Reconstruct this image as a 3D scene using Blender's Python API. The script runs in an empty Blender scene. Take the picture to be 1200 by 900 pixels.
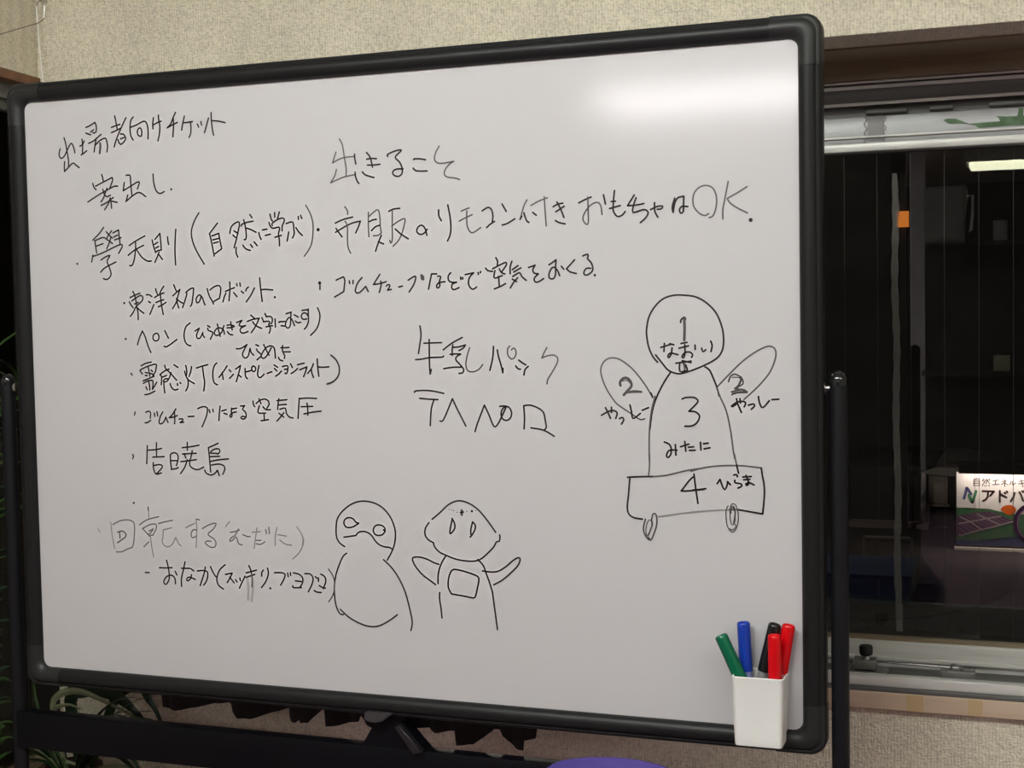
import bpy, bmesh, math, random
from mathutils import Vector, Matrix
random.seed(7)
S = bpy.context.scene
COL = S.collection
PI = math.pi

# ------------------------------------------------------------------ camera
cam_d = bpy.data.cameras.new('camera')
cam_d.sensor_fit = 'HORIZONTAL'; cam_d.sensor_width = 36.0
cam_d.lens = 49.5
cam_d.clip_start = 0.05; cam_d.clip_end = 100
cam = bpy.data.objects.new('camera', cam_d); COL.objects.link(cam)
cam.matrix_world = Matrix((
    (0.9382037279928827, -0.00044847802529003264, 0.34608317446492237, 0.8526594941593555),
    (0.3455976484680878, 0.054181389392637835, -0.9368172940423396, -1.7704411149068213),
    (-0.01833112526783451, 0.9985310089881757, 0.05098817446693669, 1.4021327056095747),
    (0, 0, 0, 1)))
S.camera = cam

# ------------------------------------------------------------------ world: night outside
w = bpy.data.worlds.new('night'); S.world = w; w.use_nodes = True
w.node_tree.nodes['Background'].inputs[0].default_value = (0.35, 0.42, 0.6, 1)
w.node_tree.nodes['Background'].inputs[1].default_value = 0.004
S.view_settings.view_transform = 'Standard'
S.view_settings.look = 'None'
S.view_settings.gamma = 1.0
S.view_settings.exposure = 0.17

# ------------------------------------------------------------------ materials
MATS = {}
def mat(name, col, rough=0.5, metal=0.0, spec=0.5, emit=None, estr=0.0, noise=None, bump=None, coat=0.0, alpha=None):
    if name in MATS: return MATS[name]
    m = bpy.data.materials.new(name); m.use_nodes = True
    nt = m.node_tree; p = nt.nodes['Principled BSDF']
    p.inputs['Base Color'].default_value = (*col, 1)
    p.inputs['Roughness'].default_value = rough
    p.inputs['Metallic'].default_value = metal
    p.inputs['Specular IOR Level'].default_value = spec
    if coat: p.inputs['Coat Weight'].default_value = coat
    if alpha is not None: p.inputs['Alpha'].default_value = alpha
    if emit:
        p.inputs['Emission Color'].default_value = (*emit, 1)
        p.inputs['Emission Strength'].default_value = estr
    tc = None
    if noise or bump:
        tc = nt.nodes.new('ShaderNodeTexCoord')
    if noise:      # (scale xyz, second colour, contrast low, high)
        sc, c2, lo, hi = noise
        mp = nt.nodes.new('ShaderNodeMapping'); mp.inputs['Scale'].default_value = sc
        n = nt.nodes.new('ShaderNodeTexNoise'); n.inputs['Scale'].default_value = 1; n.inputs['Detail'].default_value = 5
        r = nt.nodes.new('ShaderNodeMapRange'); r.inputs[1].default_value = lo; r.inputs[2].default_value = hi
        mx = nt.nodes.new('ShaderNodeMix'); mx.data_type = 'RGBA'
        mx.inputs[6].default_value = (*col, 1); mx.inputs[7].default_value = (*c2, 1)
        nt.links.new(tc.outputs['Object'], mp.inputs[0]); nt.links.new(mp.outputs[0], n.inputs['Vector'])
        nt.links.new(n.outputs['Fac'], r.inputs[0]); nt.links.new(r.outputs[0], mx.inputs[0])
        nt.links.new(mx.outputs[2], p.inputs['Base Color'])
    if bump:       # (scale xyz, strength, distance)
        sc, st, di = bump
        mp = nt.nodes.new('ShaderNodeMapping'); mp.inputs['Scale'].default_value = sc
        n = nt.nodes.new('ShaderNodeTexNoise'); n.inputs['Scale'].default_value = 1; n.inputs['Detail'].default_value = 3
        b = nt.nodes.new('ShaderNodeBump'); b.inputs['Strength'].default_value = st; b.inputs['Distance'].default_value = di
        nt.links.new(tc.outputs['Object'], mp.inputs[0]); nt.links.new(mp.outputs[0], n.inputs['Vector'])
        nt.links.new(n.outputs['Fac'], b.inputs['Height']); nt.links.new(b.outputs[0], p.inputs['Normal'])
    MATS[name] = m
    return m

def wallpaper_mat():
    m = bpy.data.materials.new('woven_wallpaper'); m.use_nodes = True
    nt = m.node_tree; p = nt.nodes['Principled BSDF']
    p.inputs['Roughness'].default_value = 0.85; p.inputs['Specular IOR Level'].default_value = 0.2
    tc = nt.nodes.new('ShaderNodeTexCoord')
    def tex(sc, detail=2):
        mp = nt.nodes.new('ShaderNodeMapping'); mp.inputs['Scale'].default_value = sc
        n = nt.nodes.new('ShaderNodeTexNoise'); n.inputs['Scale'].default_value = 1; n.inputs['Detail'].default_value = detail
        nt.links.new(tc.outputs['Object'], mp.inputs[0]); nt.links.new(mp.outputs[0], n.inputs['Vector'])
        return n.outputs['Fac']
    a = tex((430, 430, 150)); b = tex((170, 170, 420)); c = tex((9, 9, 5), 4)
    wv = nt.nodes.new('ShaderNodeTexWave'); wv.bands_direction = 'X'; wv.inputs['Scale'].default_value = 66
    wv.inputs['Distortion'].default_value = 2.5; wv.inputs['Detail'].default_value = 2; wv.inputs['Detail Scale'].default_value = 2.0
    nt.links.new(tc.outputs['Object'], wv.inputs['Vector'])
    ab = nt.nodes.new('ShaderNodeMath'); ab.operation = 'ADD'
    nt.links.new(a, ab.inputs[0]); nt.links.new(b, ab.inputs[1])
    ad = nt.nodes.new('ShaderNodeMath'); ad.operation = 'MULTIPLY_ADD'; ad.inputs[1].default_value = 0.16
    nt.links.new(wv.outputs['Fac'], ad.inputs[0]); nt.links.new(ab.outputs[0], ad.inputs[2])
    bp = nt.nodes.new('ShaderNodeBump'); bp.inputs['Strength'].default_value = 1.0; bp.inputs['Distance'].default_value = 0.0024
    nt.links.new(ad.outputs[0], bp.inputs['Height']); nt.links.new(bp.outputs[0], p.inputs['Normal'])
    mr = nt.nodes.new('ShaderNodeMapRange'); mr.inputs[1].default_value = 0.70; mr.inputs[2].default_value = 1.25
    nt.links.new(ad.outputs[0], mr.inputs[0])
    mx = nt.nodes.new('ShaderNodeMix'); mx.data_type = 'RGBA'
    mx.inputs[6].default_value = (0.60, 0.545, 0.43, 1); mx.inputs[7].default_value = (0.92, 0.845, 0.68, 1)
    nt.links.new(mr.outputs[0], mx.inputs[0])
    m2 = nt.nodes.new('ShaderNodeMix'); m2.data_type = 'RGBA'; m2.blend_type = 'MULTIPLY'; m2.inputs[0].default_value = 0.25
    nt.links.new(mx.outputs[2], m2.inputs[6]); nt.links.new(c, m2.inputs[7])
    nt.links.new(m2.outputs[2], p.inputs['Base Color'])
    return m

def glass_mat():
    m = bpy.data.materials.new('window_glass'); m.use_nodes = True
    nt = m.node_tree; nt.nodes.remove(nt.nodes['Principled BSDF'])
    out = nt.nodes['Material Output']
    fr = nt.nodes.new('ShaderNodeFresnel'); fr.inputs['IOR'].default_value = 1.5
    tr = nt.nodes.new('ShaderNodeBsdfTransparent'); tr.inputs[0].default_value = (0.93, 0.95, 0.94, 1)
    gl = nt.nodes.new('ShaderNodeBsdfGlossy'); gl.inputs['Roughness'].default_value = 0.0
    mx = nt.nodes.new('ShaderNodeMixShader')
    nt.links.new(fr.outputs[0], mx.inputs[0]); nt.links.new(tr.outputs[0], mx.inputs[1]); nt.links.new(gl.outputs[0], mx.inputs[2])
    nt.links.new(mx.outputs[0], out.inputs['Surface'])
    return m

M_wall = wallpaper_mat()
M_glass = glass_mat()
M_enamel = mat('white_enamel', (0.530, 0.515, 0.532), 0.105, spec=0.5)
M_frame = mat('black_frame', (0.010, 0.010, 0.0105), 0.42, spec=0.24)
M_cap = mat('black_corner_plastic', (0.017, 0.017, 0.017), 0.45, spec=0.35)
M_tube = mat('black_painted_tube', (0.007, 0.007, 0.009), 0.38, spec=0.22)
M_bar = mat('black_painted_bar', (0.0025, 0.0025, 0.004), 0.45, spec=0.15)
M_chrome = mat('chrome', (0.6, 0.6, 0.6), 0.15, metal=1)
M_alu = mat('aluminium', (0.64, 0.625, 0.60), 0.38, metal=0.12, noise=((8, 60, 110), (0.50, 0.485, 0.465), 0.40, 0.75))
M_alud = mat('dark_aluminium', (0.12, 0.12, 0.115), 0.45, metal=0.4, noise=((3, 80, 120), (0.17, 0.17, 0.16), 0.4, 0.7))
M_wood = mat('brown_wood', (0.20, 0.085, 0.035), 0.5, noise=((5, 40, 60), (0.12, 0.05, 0.022), 0.35, 0.7))
M_woodd = mat('dark_header_wood', (0.25, 0.195, 0.125), 0.55, noise=((4, 50, 80), (0.19, 0.14, 0.085), 0.4, 0.7))
M_sill = mat('peach_sill_wood', (0.56, 0.43, 0.32), 0.5, noise=((6, 40, 90), (0.50, 0.37, 0.27), 0.4, 0.7))
M_ceil = mat('ceiling_board', (0.72, 0.71, 0.68), 0.9, noise=((30, 30, 30), (0.62, 0.61, 0.58), 0.5, 0.7))
M_floor = mat('reddish_carpet', (0.34, 0.21, 0.28), 0.95, noise=((60, 60, 60), (0.26, 0.16, 0.22), 0.4, 0.6), bump=((300, 300, 300), 0.5, 0.003))
M_back = mat('dim_grey_wall', (0.13, 0.125, 0.115), 0.9, noise=((2, 2, 2), (0.09, 0.085, 0.08), 0.4, 0.7))
M_ink = mat('black_ink', (0.016, 0.013, 0.014), 0.45, spec=0.25)
M_inkk = mat('worn_ink', (0.07, 0.065, 0.065), 0.45)
M_inkg = mat('thin_ink', (0.09, 0.083, 0.083), 0.45)
M_inkf = mat('faded_ink', (0.24, 0.225, 0.225), 0.45)
M_inks = mat('smeared_ink', (0.36, 0.345, 0.35), 0.45)

# ------------------------------------------------------------------ mesh helpers
def obj(name, bm, m, parent=None, smooth=False, loc=None):
    me = bpy.data.meshes.new(name)
    bmesh.ops.recalc_face_normals(bm, faces=bm.faces[:])
    bm.to_mesh(me); bm.free()
    for q in (m if isinstance(m, (list, tuple)) else [m]): me.materials.append(q)
    if smooth:
        for p in me.polygons: p.use_smooth = True
        try: me.set_sharp_from_angle(angle=math.radians(40))
        except Exception: pass
    o = bpy.data.objects.new(name, me); COL.objects.link(o)
    if parent: o.parent = parent
    if loc: o.location = loc
    return o
def tag(o, label=None, cat=None, group=None, kind=None):
    if label: o['label'] = label
    if cat: o['category'] = cat
    if group: o['group'] = group
    if kind: o['kind'] = kind
    return o
def empty(name, loc=(0, 0, 0)):
    o = bpy.data.objects.new(name, None); COL.objects.link(o)
    o.empty_display_size = 0.02
    return o      # parts keep world coordinates; the root stays at the origin unless moved by the caller
def box(bm, x0, x1, y0, y1, z0, z1, bev=0.0, seg=2):
    vs = [bm.verts.new((x, y, z)) for x in (x0, x1) for y in (y0, y1) for z in (z0, z1)]
    f = [(0,1,3,2),(4,6,7,5),(0,4,5,1),(2,3,7,6),(0,2,6,4),(1,5,7,3)]
    fs = [bm.faces.new([vs[i] for i in q]) for q in f]
    if bev:
        es = set(e for q in fs for e in q.edges)
        bmesh.ops.bevel(bm, geom=list(es), offset=bev, segments=seg, affect='EDGES', profile=0.5)
    return bm
def boxobj(name, dims, m, parent=None, bev=0.0, seg=2):
    return obj(name, box(bmesh.new(), *dims, bev=bev, seg=seg), m, parent, smooth=bev > 0)
def frame_of(d):
    d = Vector(d).normalized()
    a = Vector((0, 0, 1)) if abs(d.z) < 0.9 else Vector((1, 0, 0))
    u = d.cross(a).normalized(); v = d.cross(u).normalized()
    return u, v
def tube(bm, pts, r, n=10, cap=True):
    pts = [Vector(p) for p in pts]
    rs = r if isinstance(r, (list, tuple)) else [r] * len(pts)
    rings = []
    u = None
    for i, p in enumerate(pts):
        d = (pts[min(i + 1, len(pts) - 1)] - pts[max(i - 1, 0)]).normalized()
        if u is None: u, v = frame_of(d)
        else:
            u = (u - d * u.dot(d)).normalized(); v = d.cross(u).normalized()
        rings.append([bm.verts.new(p + (u * math.cos(2*PI*k/n) + v * math.sin(2*PI*k/n)) * rs[i]) for k in range(n)])
    for a, b in zip(rings, rings[1:]):
        for k in range(n): bm.faces.new([a[k], a[(k+1) % n], b[(k+1) % n], b[k]])
    if cap:
        bm.faces.new(rings[0][::-1]); bm.faces.new(rings[-1])
    return bm
def lathe(bm, prof, base, axis, n=28):
    """prof = [(r, h)...] along axis from base; closes where r == 0"""
    base = Vector(base); d = Vector(axis).normalized(); u, v = frame_of(d)
    rings = []
    for r, h in prof:
        if r < 1e-6: rings.append([bm.verts.new(base + d * h)])
        else: rings.append([bm.verts.new(base + d * h + (u * math.cos(2*PI*k/n) + v * math.sin(2*PI*k/n)) * r) for k in range(n)])
    for a, b in zip(rings, rings[1:]):
        for k in range(n):
            if len(a) == 1 and len(b) == 1: break
            if len(a) == 1: bm.faces.new([a[0], b[k], b[(k+1) % n]])
            elif len(b) == 1: bm.faces.new([a[k], b[0], a[(k+1) % n]])
            else: bm.faces.new([a[k], a[(k+1) % n], b[(k+1) % n], b[k]])
    return bm
def prism(bm, poly, y0, y1):
    """poly [(x,z)] extruded from y0 to y1"""
    a = [bm.verts.new((x, y0, z)) for x, z in poly]; b = [bm.verts.new((x, y1, z)) for x, z in poly]
    bm.faces.new(a); bm.faces.new(b[::-1])
    n = len(poly)
    for i in range(n): bm.faces.new([a[i], b[i], b[(i+1) % n], a[(i+1) % n]])
    return bm
def rounded(x0, x1, z0, z1, r, n=5):
    P = []
    for cx, cz, a0 in ((x1-r, z1-r, 0), (x0+r, z1-r, PI/2), (x0+r, z0+r, PI), (x1-r, z0+r, 1.5*PI)):
        for k in range(n + 1):
            a = a0 + PI/2*k/n; P.append((cx + r*math.cos(a), cz + r*math.sin(a)))
    return P

# ------------------------------------------------------------------ the room shell
YW = 0.35                 # face of the wall behind the board
HZ = 2.5                  # ceiling height
WX0, WX1, WZ0, WZ1 = -0.30, 1.75, 0.838, 1.7965        # window opening
XR, YB = 3.2, -10.6
def struct(name, bm, m, **k):
    return tag(obj(name, bm, m, **k), kind='structure')
bm = bmesh.new()
XL = -0.8336
box(bm, XL, WX0, YW, YW+0.30, 0, HZ); box(bm, WX1, XR, YW, YW+0.30, 0, HZ)
box(bm, WX0, WX1, YW, YW+0.30, WZ1, HZ); box(bm, WX0, WX1, YW, YW+0.30, 0, 0.803)
bmesh.ops.remove_doubles(bm, verts=bm.verts[:], dist=1e-5)
struct('wall_back', bm, M_wall)
# the short slanting wall at the left corner, with its own window, then the wall turns left
def left_pt(t): return (XL + 0.124*t, YW - 0.992*t)       # t = metres along the wall towards the room
def left_prism(bm, t0, t1, z0, z1, off0=0.0, off1=-0.12):
    (ax, ay), (bx, by) = left_pt(t0), left_pt(t1)
    nx, ny = 0.992, 0.124                                    # normal into the room
    q = [(ax+nx*off0, ay+ny*off0), (bx+nx*off0, by+ny*off0), (bx+nx*off1, by+ny*off1), (ax+nx*off1, ay+ny*off1)]
    a = [bm.verts.new((x, y, z0)) for x, y in q]; b = [bm.verts.new((x, y, z1)) for x, y in q]
    bm.faces.new(a[::-1]); bm.faces.new(b)
    for i in range(4): bm.faces.new([a[i], a[(i+1) % 4], b[(i+1) % 4], b[i]])
    return bm
bm = bmesh.new()
left_prism(bm, 0, 0.55, 1.840, HZ); left_prism(bm, 0, 0.55, 0, 0.56)
left_prism(bm, 0.50, 0.55, 0.56, 1.84)
ex, ey = left_pt(0.55)
box(bm, -2.6, ex, ey, ey+0.12, 0, HZ)
box(bm, -2.72, -2.6, YB, ey+0.12, 0, HZ)
struct('wall_left', bm, M_wall)
bm = bmesh.new(); box(bm, XR, XR+0.12, YB, YW+0.3, 0, HZ); struct('wall_right', bm, M_wall)
bm = bmesh.new(); box(bm, -2.72, XR+0.12, YB-0.12, YB, 0, HZ); struct('wall_rear', bm, M_back)
bm = bmesh.new(); box(bm, -2.72, XR+0.12, YB-0.12, YW+0.3, -0.1, 0); struct('floor', bm, M_floor)
bm = bmesh.new(); box(bm, -2.72, XR+0.12, YB-0.12, YW+0.3, HZ, HZ+0.1); struct('ceiling', bm, M_ceil)
bm = bmesh.new(); box(bm, XL+0.005, XR, YW-0.012, YW, 0, 0.07, bev=0.003); struct('baseboard_back', bm, M_woodd)

# --- window_1, the wide aluminium window right of the board
w1 = tag(empty('window_1'), kind='structure')
YG = 0.62
boxobj('header_board', (WX0, WX1, 0.565, 0.60, 1.7635, 1.7960), M_woodd, w1)
boxobj('header_strip', (WX0, WX1, 0.45, 0.565, 1.7930, 1.7962), M_woodd, w1)
boxobj('frame_head', (WX0, WX1, 0.578, 0.66, 1.7285, 1.7560), M_alud, w1, bev=0.001)
boxobj('frame_bead', (WX0, WX1, 0.574, 0.60, 1.7592, 1.7630), M_alu, w1, bev=0.0008)
boxobj('head_lip', (WX0, WX1, 0.576, 0.582, 1.7505, 1.7560), M_alu, w1)
boxobj('head_lip', (WX0, WX1, 0.574, 0.580, 1.7245, 1.7290), M_alu, w1)
boxobj('head_channel', (WX0, WX1, 0.600, 0.66, 1.7095, 1.7285), M_alud, w1)
for xa, xb in ((0.60, 0.665), (0.70, 0.735), (0.79, 0.86)):
    boxobj('head_clip', (xa, xb, 0.590, 0.604, 1.7120, 1.7185), M_alud, w1, bev=0.001)
M_alu_shade = mat('shaded_aluminium', (0.36, 0.36, 0.37), 0.42, metal=0.15, noise=((7, 60, 90), (0.27, 0.265, 0.265), 0.40, 0.75))  # darker aluminium copy: the top rail's weaker reflection put into its colour, plus grime
boxobj('sash_rail', (WX0, WX1, 0.598, 0.64, 1.6530, 1.7095), M_alu_shade, w1, bev=0.002)
boxobj('rail_bead', (WX0, WX1, 0.593, 0.60, 1.6530, 1.6660), M_alu, w1, bev=0.0015)
boxobj('rail_bead', (WX0, WX1, 0.594, 0.60, 1.6740, 1.6775), M_alu, w1, bev=0.001)
boxobj('sash_rail', (WX0, WX1, 0.598, 0.64, 0.785, 0.8478), M_alu, w1, bev=0.002)
boxobj('rail_bead', (WX0, WX1, 0.590, 0.60, 0.8170, 0.8230), M_alu, w1, bev=0.0015)
boxobj('rail_bead', (WX0, WX1, 0.588, 0.60, 0.7900, 0.8030), M_alu, w1, bev=0.0015)
boxobj('glazing_strip', (WX0, WX1, 0.606, 0.63, 0.8478, 0.8520), M_woodd, w1)
boxobj('sill_track', (WX0, WX1, 0.352, 0.66, 0.785, 0.806), M_alud, w1)
boxobj('sill_lip', (WX0, WX1, 0.343, 0.362, 0.8395, 0.8550), M_alu, w1, bev=0.002)
boxobj('sill_edge', (WX0, WX1, 0.339, 0.352, 0.8325, 0.8395), M_alud, w1, bev=0.001)
boxobj('sill_back', (WX0, WX1, 0.352, 0.372, 0.806, 0.8395), M_alu, w1)
boxobj('stile', (WX0, WX0+0.03, 0.56, 0.66, 0.80, 1.79), M_alud, w1)
boxobj('stile', (WX1-0.03, WX1, 0.56, 0.66, 0.80, 1.79), M_alud, w1)
boxobj('glass_pane', (WX0+0.02, WX1-0.02, YG, YG+0.004, 0.85, 1.655), M_glass, w1)
for k in range(-9, 12):        # the fine vertical wires in the glass
    x = 0.614 + 0.053*k + 0.0004*math.sin(k*3)
    if WX0+0.04 < x < WX1-0.04:
        obj('glass_wire', tube(bmesh.new(), [(x, YG+0.0062, 0.852), (x, YG+0.0062, 1.654)], 0.0003, 5), mat('wire', (0.11, 0.10, 0.10), 0.5, metal=0.5), w1)
# grey strip of old glue on the pane and tape residue on the sash
bm = bmesh.new()
P = [(0.6385, 1.612), (0.6470, 1.620)]
L, Rr = [], []
for k in range(60):
    z = 1.617 - (1.617-0.861)*k/59
    c = 0.6425 + 0.0038*k/59 + 0.0012*math.sin(k*0.35); hw = 0.0052 + 0.0009*math.sin(k*1.7) + 0.0006*random.random()
    if k < 2: hw *= 0.7
    L.append(bm.verts.new((c-hw, YG-0.0006, z))); Rr.append(bm.verts.new((c+hw, YG-0.0006, z)))
for k in range(59): bm.faces.new([L[k], Rr[k], Rr[k+1], L[k+1]])
obj('glue_strip', bm, mat('old_glue', (0.12, 0.115, 0.105), 0.8, alpha=0.7, noise=((400, 400, 240), (0.045, 0.042, 0.04), 0.4, 0.7)), w1)
bm = bmesh.new()
for (x0, x1, n_) in ((0.5980, 0.6020, 16), (0.6285, 0.6300, 14)):
    for k in range(n_):
        z = 1.7085 - k*0.0030
        xx = x0 + 0.002*math.sin(k*1.3)
        if z < 1.657: continue
        box(bm, xx, xx + 0.0018 + 0.001*random.random(), 0.5970, 0.5979, z-0.0022, z)
obj('tape_film', box(bmesh.new(), 0.6025, 0.6285, 0.5974, 0.5979, 1.6685, 1.7080), mat('tape_film', (0.30, 0.28, 0.26), 0.5, alpha=0.30), w1)
obj('tape_residue', bm, mat('old_tape', (0.16, 0.14, 0.13), 0.7, alpha=0.8), w1)
# green painted stain on the sash rail
G = [(0.7199,1.6954),(0.7265,1.6977),(0.7395,1.6968),(0.7498,1.6921),(0.7601,1.6874),(0.7717,1.688),(0.8062,1.6885),(0.8037,1.694),(0.7999,1.697),(0.8062,1.6965),(0.8138,1.6954),(0.8315,1.6949),(0.8341,1.707),(0.8404,1.7070),(0.8404,1.6957),(0.8492,1.6951),(0.8492,1.6805),(0.8227,1.6808),(0.7909,1.6801),(0.7743,1.6798),(0.7691,1.6842),(0.7563,1.6877),(0.7459,1.689),(0.7303,1.6893)]
tag(obj('sticker', prism(bmesh.new(), G, 0.5966, 0.5978), mat('green_film', (0.03, 0.09, 0.022), 0.5, noise=((60, 60, 60), (0.07, 0.145, 0.06), 0.4, 0.65))), 'dark green torn film stuck on the aluminium rail above the window glass', 'sticker')
# sill board
bm = bmesh.new(); box(bm, WX0-0.02, WX1+0.02, 0.338, YW+0.02, 0.8065, 0.8325, bev=0.0015); struct('trim_1', bm, M_sill)
bm = bmesh.new()
for x0, x1 in ((0.681, 0.705), (0.767, 0.787)): box(bm, x0, x1, 0.3374, 0.3382, 0.8075, 0.8315)
o = struct('trim_2', bm, mat('yellowed_tape', (0.50, 0.36, 0.20), 0.5))

# --- sash stay standing in the window track
st = tag(empty('window_stay'), 'metal window stay with black knob in the track below the glass', 'latch')
boxobj('base', (0.560, 0.640, 0.480, 0.520, 0.806, 0.8245), M_alud, st, bev=0.001)
boxobj('block', (0.5865, 0.6225, 0.485, 0.515, 0.8268, 0.8415), mat('dull_steel', (0.30, 0.29, 0.27), 0.4, metal=0.7), st, bev=0.0012)
boxobj('shoe', (0.590, 0.618, 0.490, 0.510, 0.8245, 0.8268), mat('dark_steel', (0.05, 0.05, 0.05), 0.5), st)
obj('collar', lathe(bmesh.new(), [(0, 0), (0.006, 0), (0.005, 0.006), (0, 0.006)], (0.606, 0.5, 0.8415), (0, 0, 1), 16), M_chrome, st, smooth=True)
obj('knob', lathe(bmesh.new(), [(0, 0), (0.0092, 0), (0.0104, 0.003), (0.0108, 0.012), (0.0098, 0.0155), (0, 0.0165)], (0.606, 0.5, 0.8470), (0, 0, 1), 20), mat('black_knob', (0.012, 0.012, 0.012), 0.45), st, smooth=True)
obj('rod', tube(bmesh.new(), [(0.6225, 0.5, 0.8372), (0.69, 0.5, 0.8368), (0.748, 0.5, 0.8362)], 0.0018, 8), M_chrome, st, smooth=True)
boxobj('pin', (0.580, 0.5866, 0.494, 0.506, 0.833, 0.838), M_alud, st)
s2 = tag(empty('stay_bracket'), 'flat steel bracket holding the end of the stay rod at right', 'bracket')
boxobj('plate', (0.720, 0.771, 0.488, 0.512, 0.806, 0.8325), mat('dull_steel', (0.30, 0.29, 0.27), 0.4, metal=0.7), s2, bev=0.001)
for x in (0.729, 0.762):
    obj('screw', lathe(bmesh.new(), [(0, 0), (0.0036, 0), (0.003, 0.0012), (0, 0.0012)], (x, 0.4879, 0.8205), (0, -1, 0), 12), M_chrome, s2, smooth=True)
obj('hook', tube(bmesh.new(), [(0.735, 0.5, 0.8325), (0.737, 0.5, 0.8405), (0.744, 0.5, 0.8395), (0.752, 0.5, 0.8345), (0.754, 0.5, 0.8325)], 0.0022, 8), M_alud, s2, smooth=True)

# --- window_2 in the short left wall
w2 = tag(empty('window_2'), kind='structure')
obj('header_board', left_prism(bmesh.new(), 0, 0.50, 1.8235, 1.840, 0.004, -0.10), M_wood, w2)
obj('frame_head', left_prism(bmesh.new(), 0.0, 0.50, 1.795, 1.8235, -0.02, -0.09), M_alud, w2)
obj('sash_rail', left_prism(bmesh.new(), 0.0, 0.50, 1.778, 1.795, -0.03, -0.08), mat('grey_rail', (0.10, 0.10, 0.09), 0.5, metal=0.2), w2)
obj('glass_pane', left_prism(bmesh.new(), 0.0, 0.50, 0.60, 1.778, -0.05, -0.054), M_glass, w2)
obj('sill_board', left_prism(bmesh.new(), 0.0, 0.50, 0.56, 0.60, 0.0, -0.11), M_woodd, w2)

# ------------------------------------------------------------------ ceiling lights
def light_panel(cx, cy, lx, ly, power, label, n=2, wt=0.11, ht=0.055, col=(0.97, 1.0, 0.93), drop=0.045):
    t = tag(empty('ceiling_light'), label, 'light', 'ceiling lights')
    boxobj('housing', (cx-lx/2-0.03, cx+lx/2+0.03, cy-ly/2-0.03, cy+ly/2+0.03, HZ-drop, HZ), mat('lamp_housing', (0.75, 0.75, 0.70), 0.5), t, bev=0.004)
    for k in range(n):
        y = cy - ly/2 + ly*(k+0.5)/n
        obj('tube_cover', box(bmesh.new(), cx-lx/2, cx+lx/2, y-wt/2, y+wt/2, HZ-drop-ht, HZ-drop, bev=0.012), mat('lit_cover_%g_%g' % (power, col[1]), (0.9, 0.9, 0.85), 0.5, emit=col, estr=power), t, smooth=True)
    return t
light_panel(0.10, -1.45, 1.25, 0.50, 31, 'lit ceiling light nearest to the whiteboard')
light_panel(1.75, -1.45, 1.25, 0.50, 12, 'lit ceiling light nearest to the window side')
light_panel(-0.50, -5.05, 1.30, 0.44, 17, 'lit ceiling light mirrored as the glare on the board', n=2, wt=0.17, col=(1.0, 0.97, 0.98))
light_panel(1.04, -7.84, 1.22, 0.40, 13, 'lit ceiling light mirrored in the window at right', n=1, wt=0.36, ht=0.035, col=(1.0, 0.98, 0.68), drop=0.085)

# ------------------------------------------------------------------ mobile whiteboard
wb = tag(empty('mobile_whiteboard'), 'large white board in a black frame covered with black handwriting', 'whiteboard')
ZB = 1.30
PW, PH = 0.5825, 0.4325
panel = obj('panel', prism(bmesh.new(), [(x, z+ZB) for x, z in rounded(-PW-0.003, PW+0.003, -PH-0.003, PH+0.003, 0.014)], 0.0, 0.006), M_enamel, wb)
obj('back_panel', prism(bmesh.new(), [(x, z+ZB) for x, z in rounded(-PW-0.004, PW+0.004, -PH-0.004, PH+0.004, 0.006)], 0.0062, 0.016), mat('board_back', (0.25, 0.25, 0.25), 0.5), wb)
PROF = [(0.0, 0.004), (0.0, -0.001), (0.0018, -0.0055), (0.006, -0.0090), (0.012, -0.0112), (0.018, -0.0118), (0.024, -0.0108), (0.0285, -0.0082), (0.0298, -0.0062), (0.0306, -0.0062), (0.0318, -0.0066), (0.0350, -0.0058), (0.0375, -0.0035), (0.0385, 0.0), (0.0385, 0.018), (0.0, 0.018), (0.0, 0.0165)]
PROF = [(a*0.745, b) for a, b in PROF]
def rail(name, a, b, out):
    """profile swept from a to b (x,z), w grows along 'out' (x,z)"""
    bm = bmesh.new()
    A = [bm.verts.new((a[0]+out[0]*w_, y, a[1]+out[1]*w_)) for w_, y in PROF]
    B = [bm.verts.new((b[0]+out[0]*w_, y, b[1]+out[1]*w_)) for w_, y in PROF]
    for i in range(len(PROF)-1): bm.faces.new([A[i], A[i+1], B[i+1], B[i]])
    bm.faces.new(A); bm.faces.new(B)
    return obj(name, bm, M_frame, wb, smooth=True)
CR = 0.034         # straight arm of each corner cap, measured from the panel corner
rail('frame_rail', (-PW+CR, ZB+PH), (PW-CR, ZB+PH), (0, 1))
rail('frame_rail', (-PW+CR, ZB-PH), (PW-CR, ZB-PH), (0, -1))
rail('frame_rail', (-PW, ZB-PH+CR), (-PW, ZB+PH-CR), (-1, 0))
rail('frame_rail', (PW, ZB-PH+CR), (PW, ZB+PH-CR), (1, 0))
def corner(sx, sz):
    bm = bmesh.new(); rows = []
    e = 0.0008
    for w_, y in PROF:
        r = 0.0125 + (0.0210-0.0125)*(w_/0.0287)
        w2_ = w_ + (e if w_ > 0.001 else 0); y2 = y - (e if y < 0.0 else -0.0003)
        X, Z = PW + w2_, PH + w2_
        pts = [(PW-CR, Z)]
        for k in range(9):
            a = PI/2 - PI/2*k/8
            pts.append((X - r + r*math.cos(a), Z - r + r*math.sin(a)))
        pts.append((X, PH-CR))
        rows.append([bm.verts.new((sx*x, y2, ZB+sz*z)) for x, z in pts])
    for i in range(len(rows)-1):
        for k in range(len(rows[0])-1): bm.faces.new([rows[i][k], rows[i][k+1], rows[i+1][k+1], rows[i+1][k]])
    bm.faces.new([r_[0] for r_ in rows]); bm.faces.new([r_[-1] for r_ in rows])
    return obj('corner_cap', bm, M_cap, wb, smooth=True)
for sx in (-1, 1):
    for sz in (-1, 1): corner(sx, sz)

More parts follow.
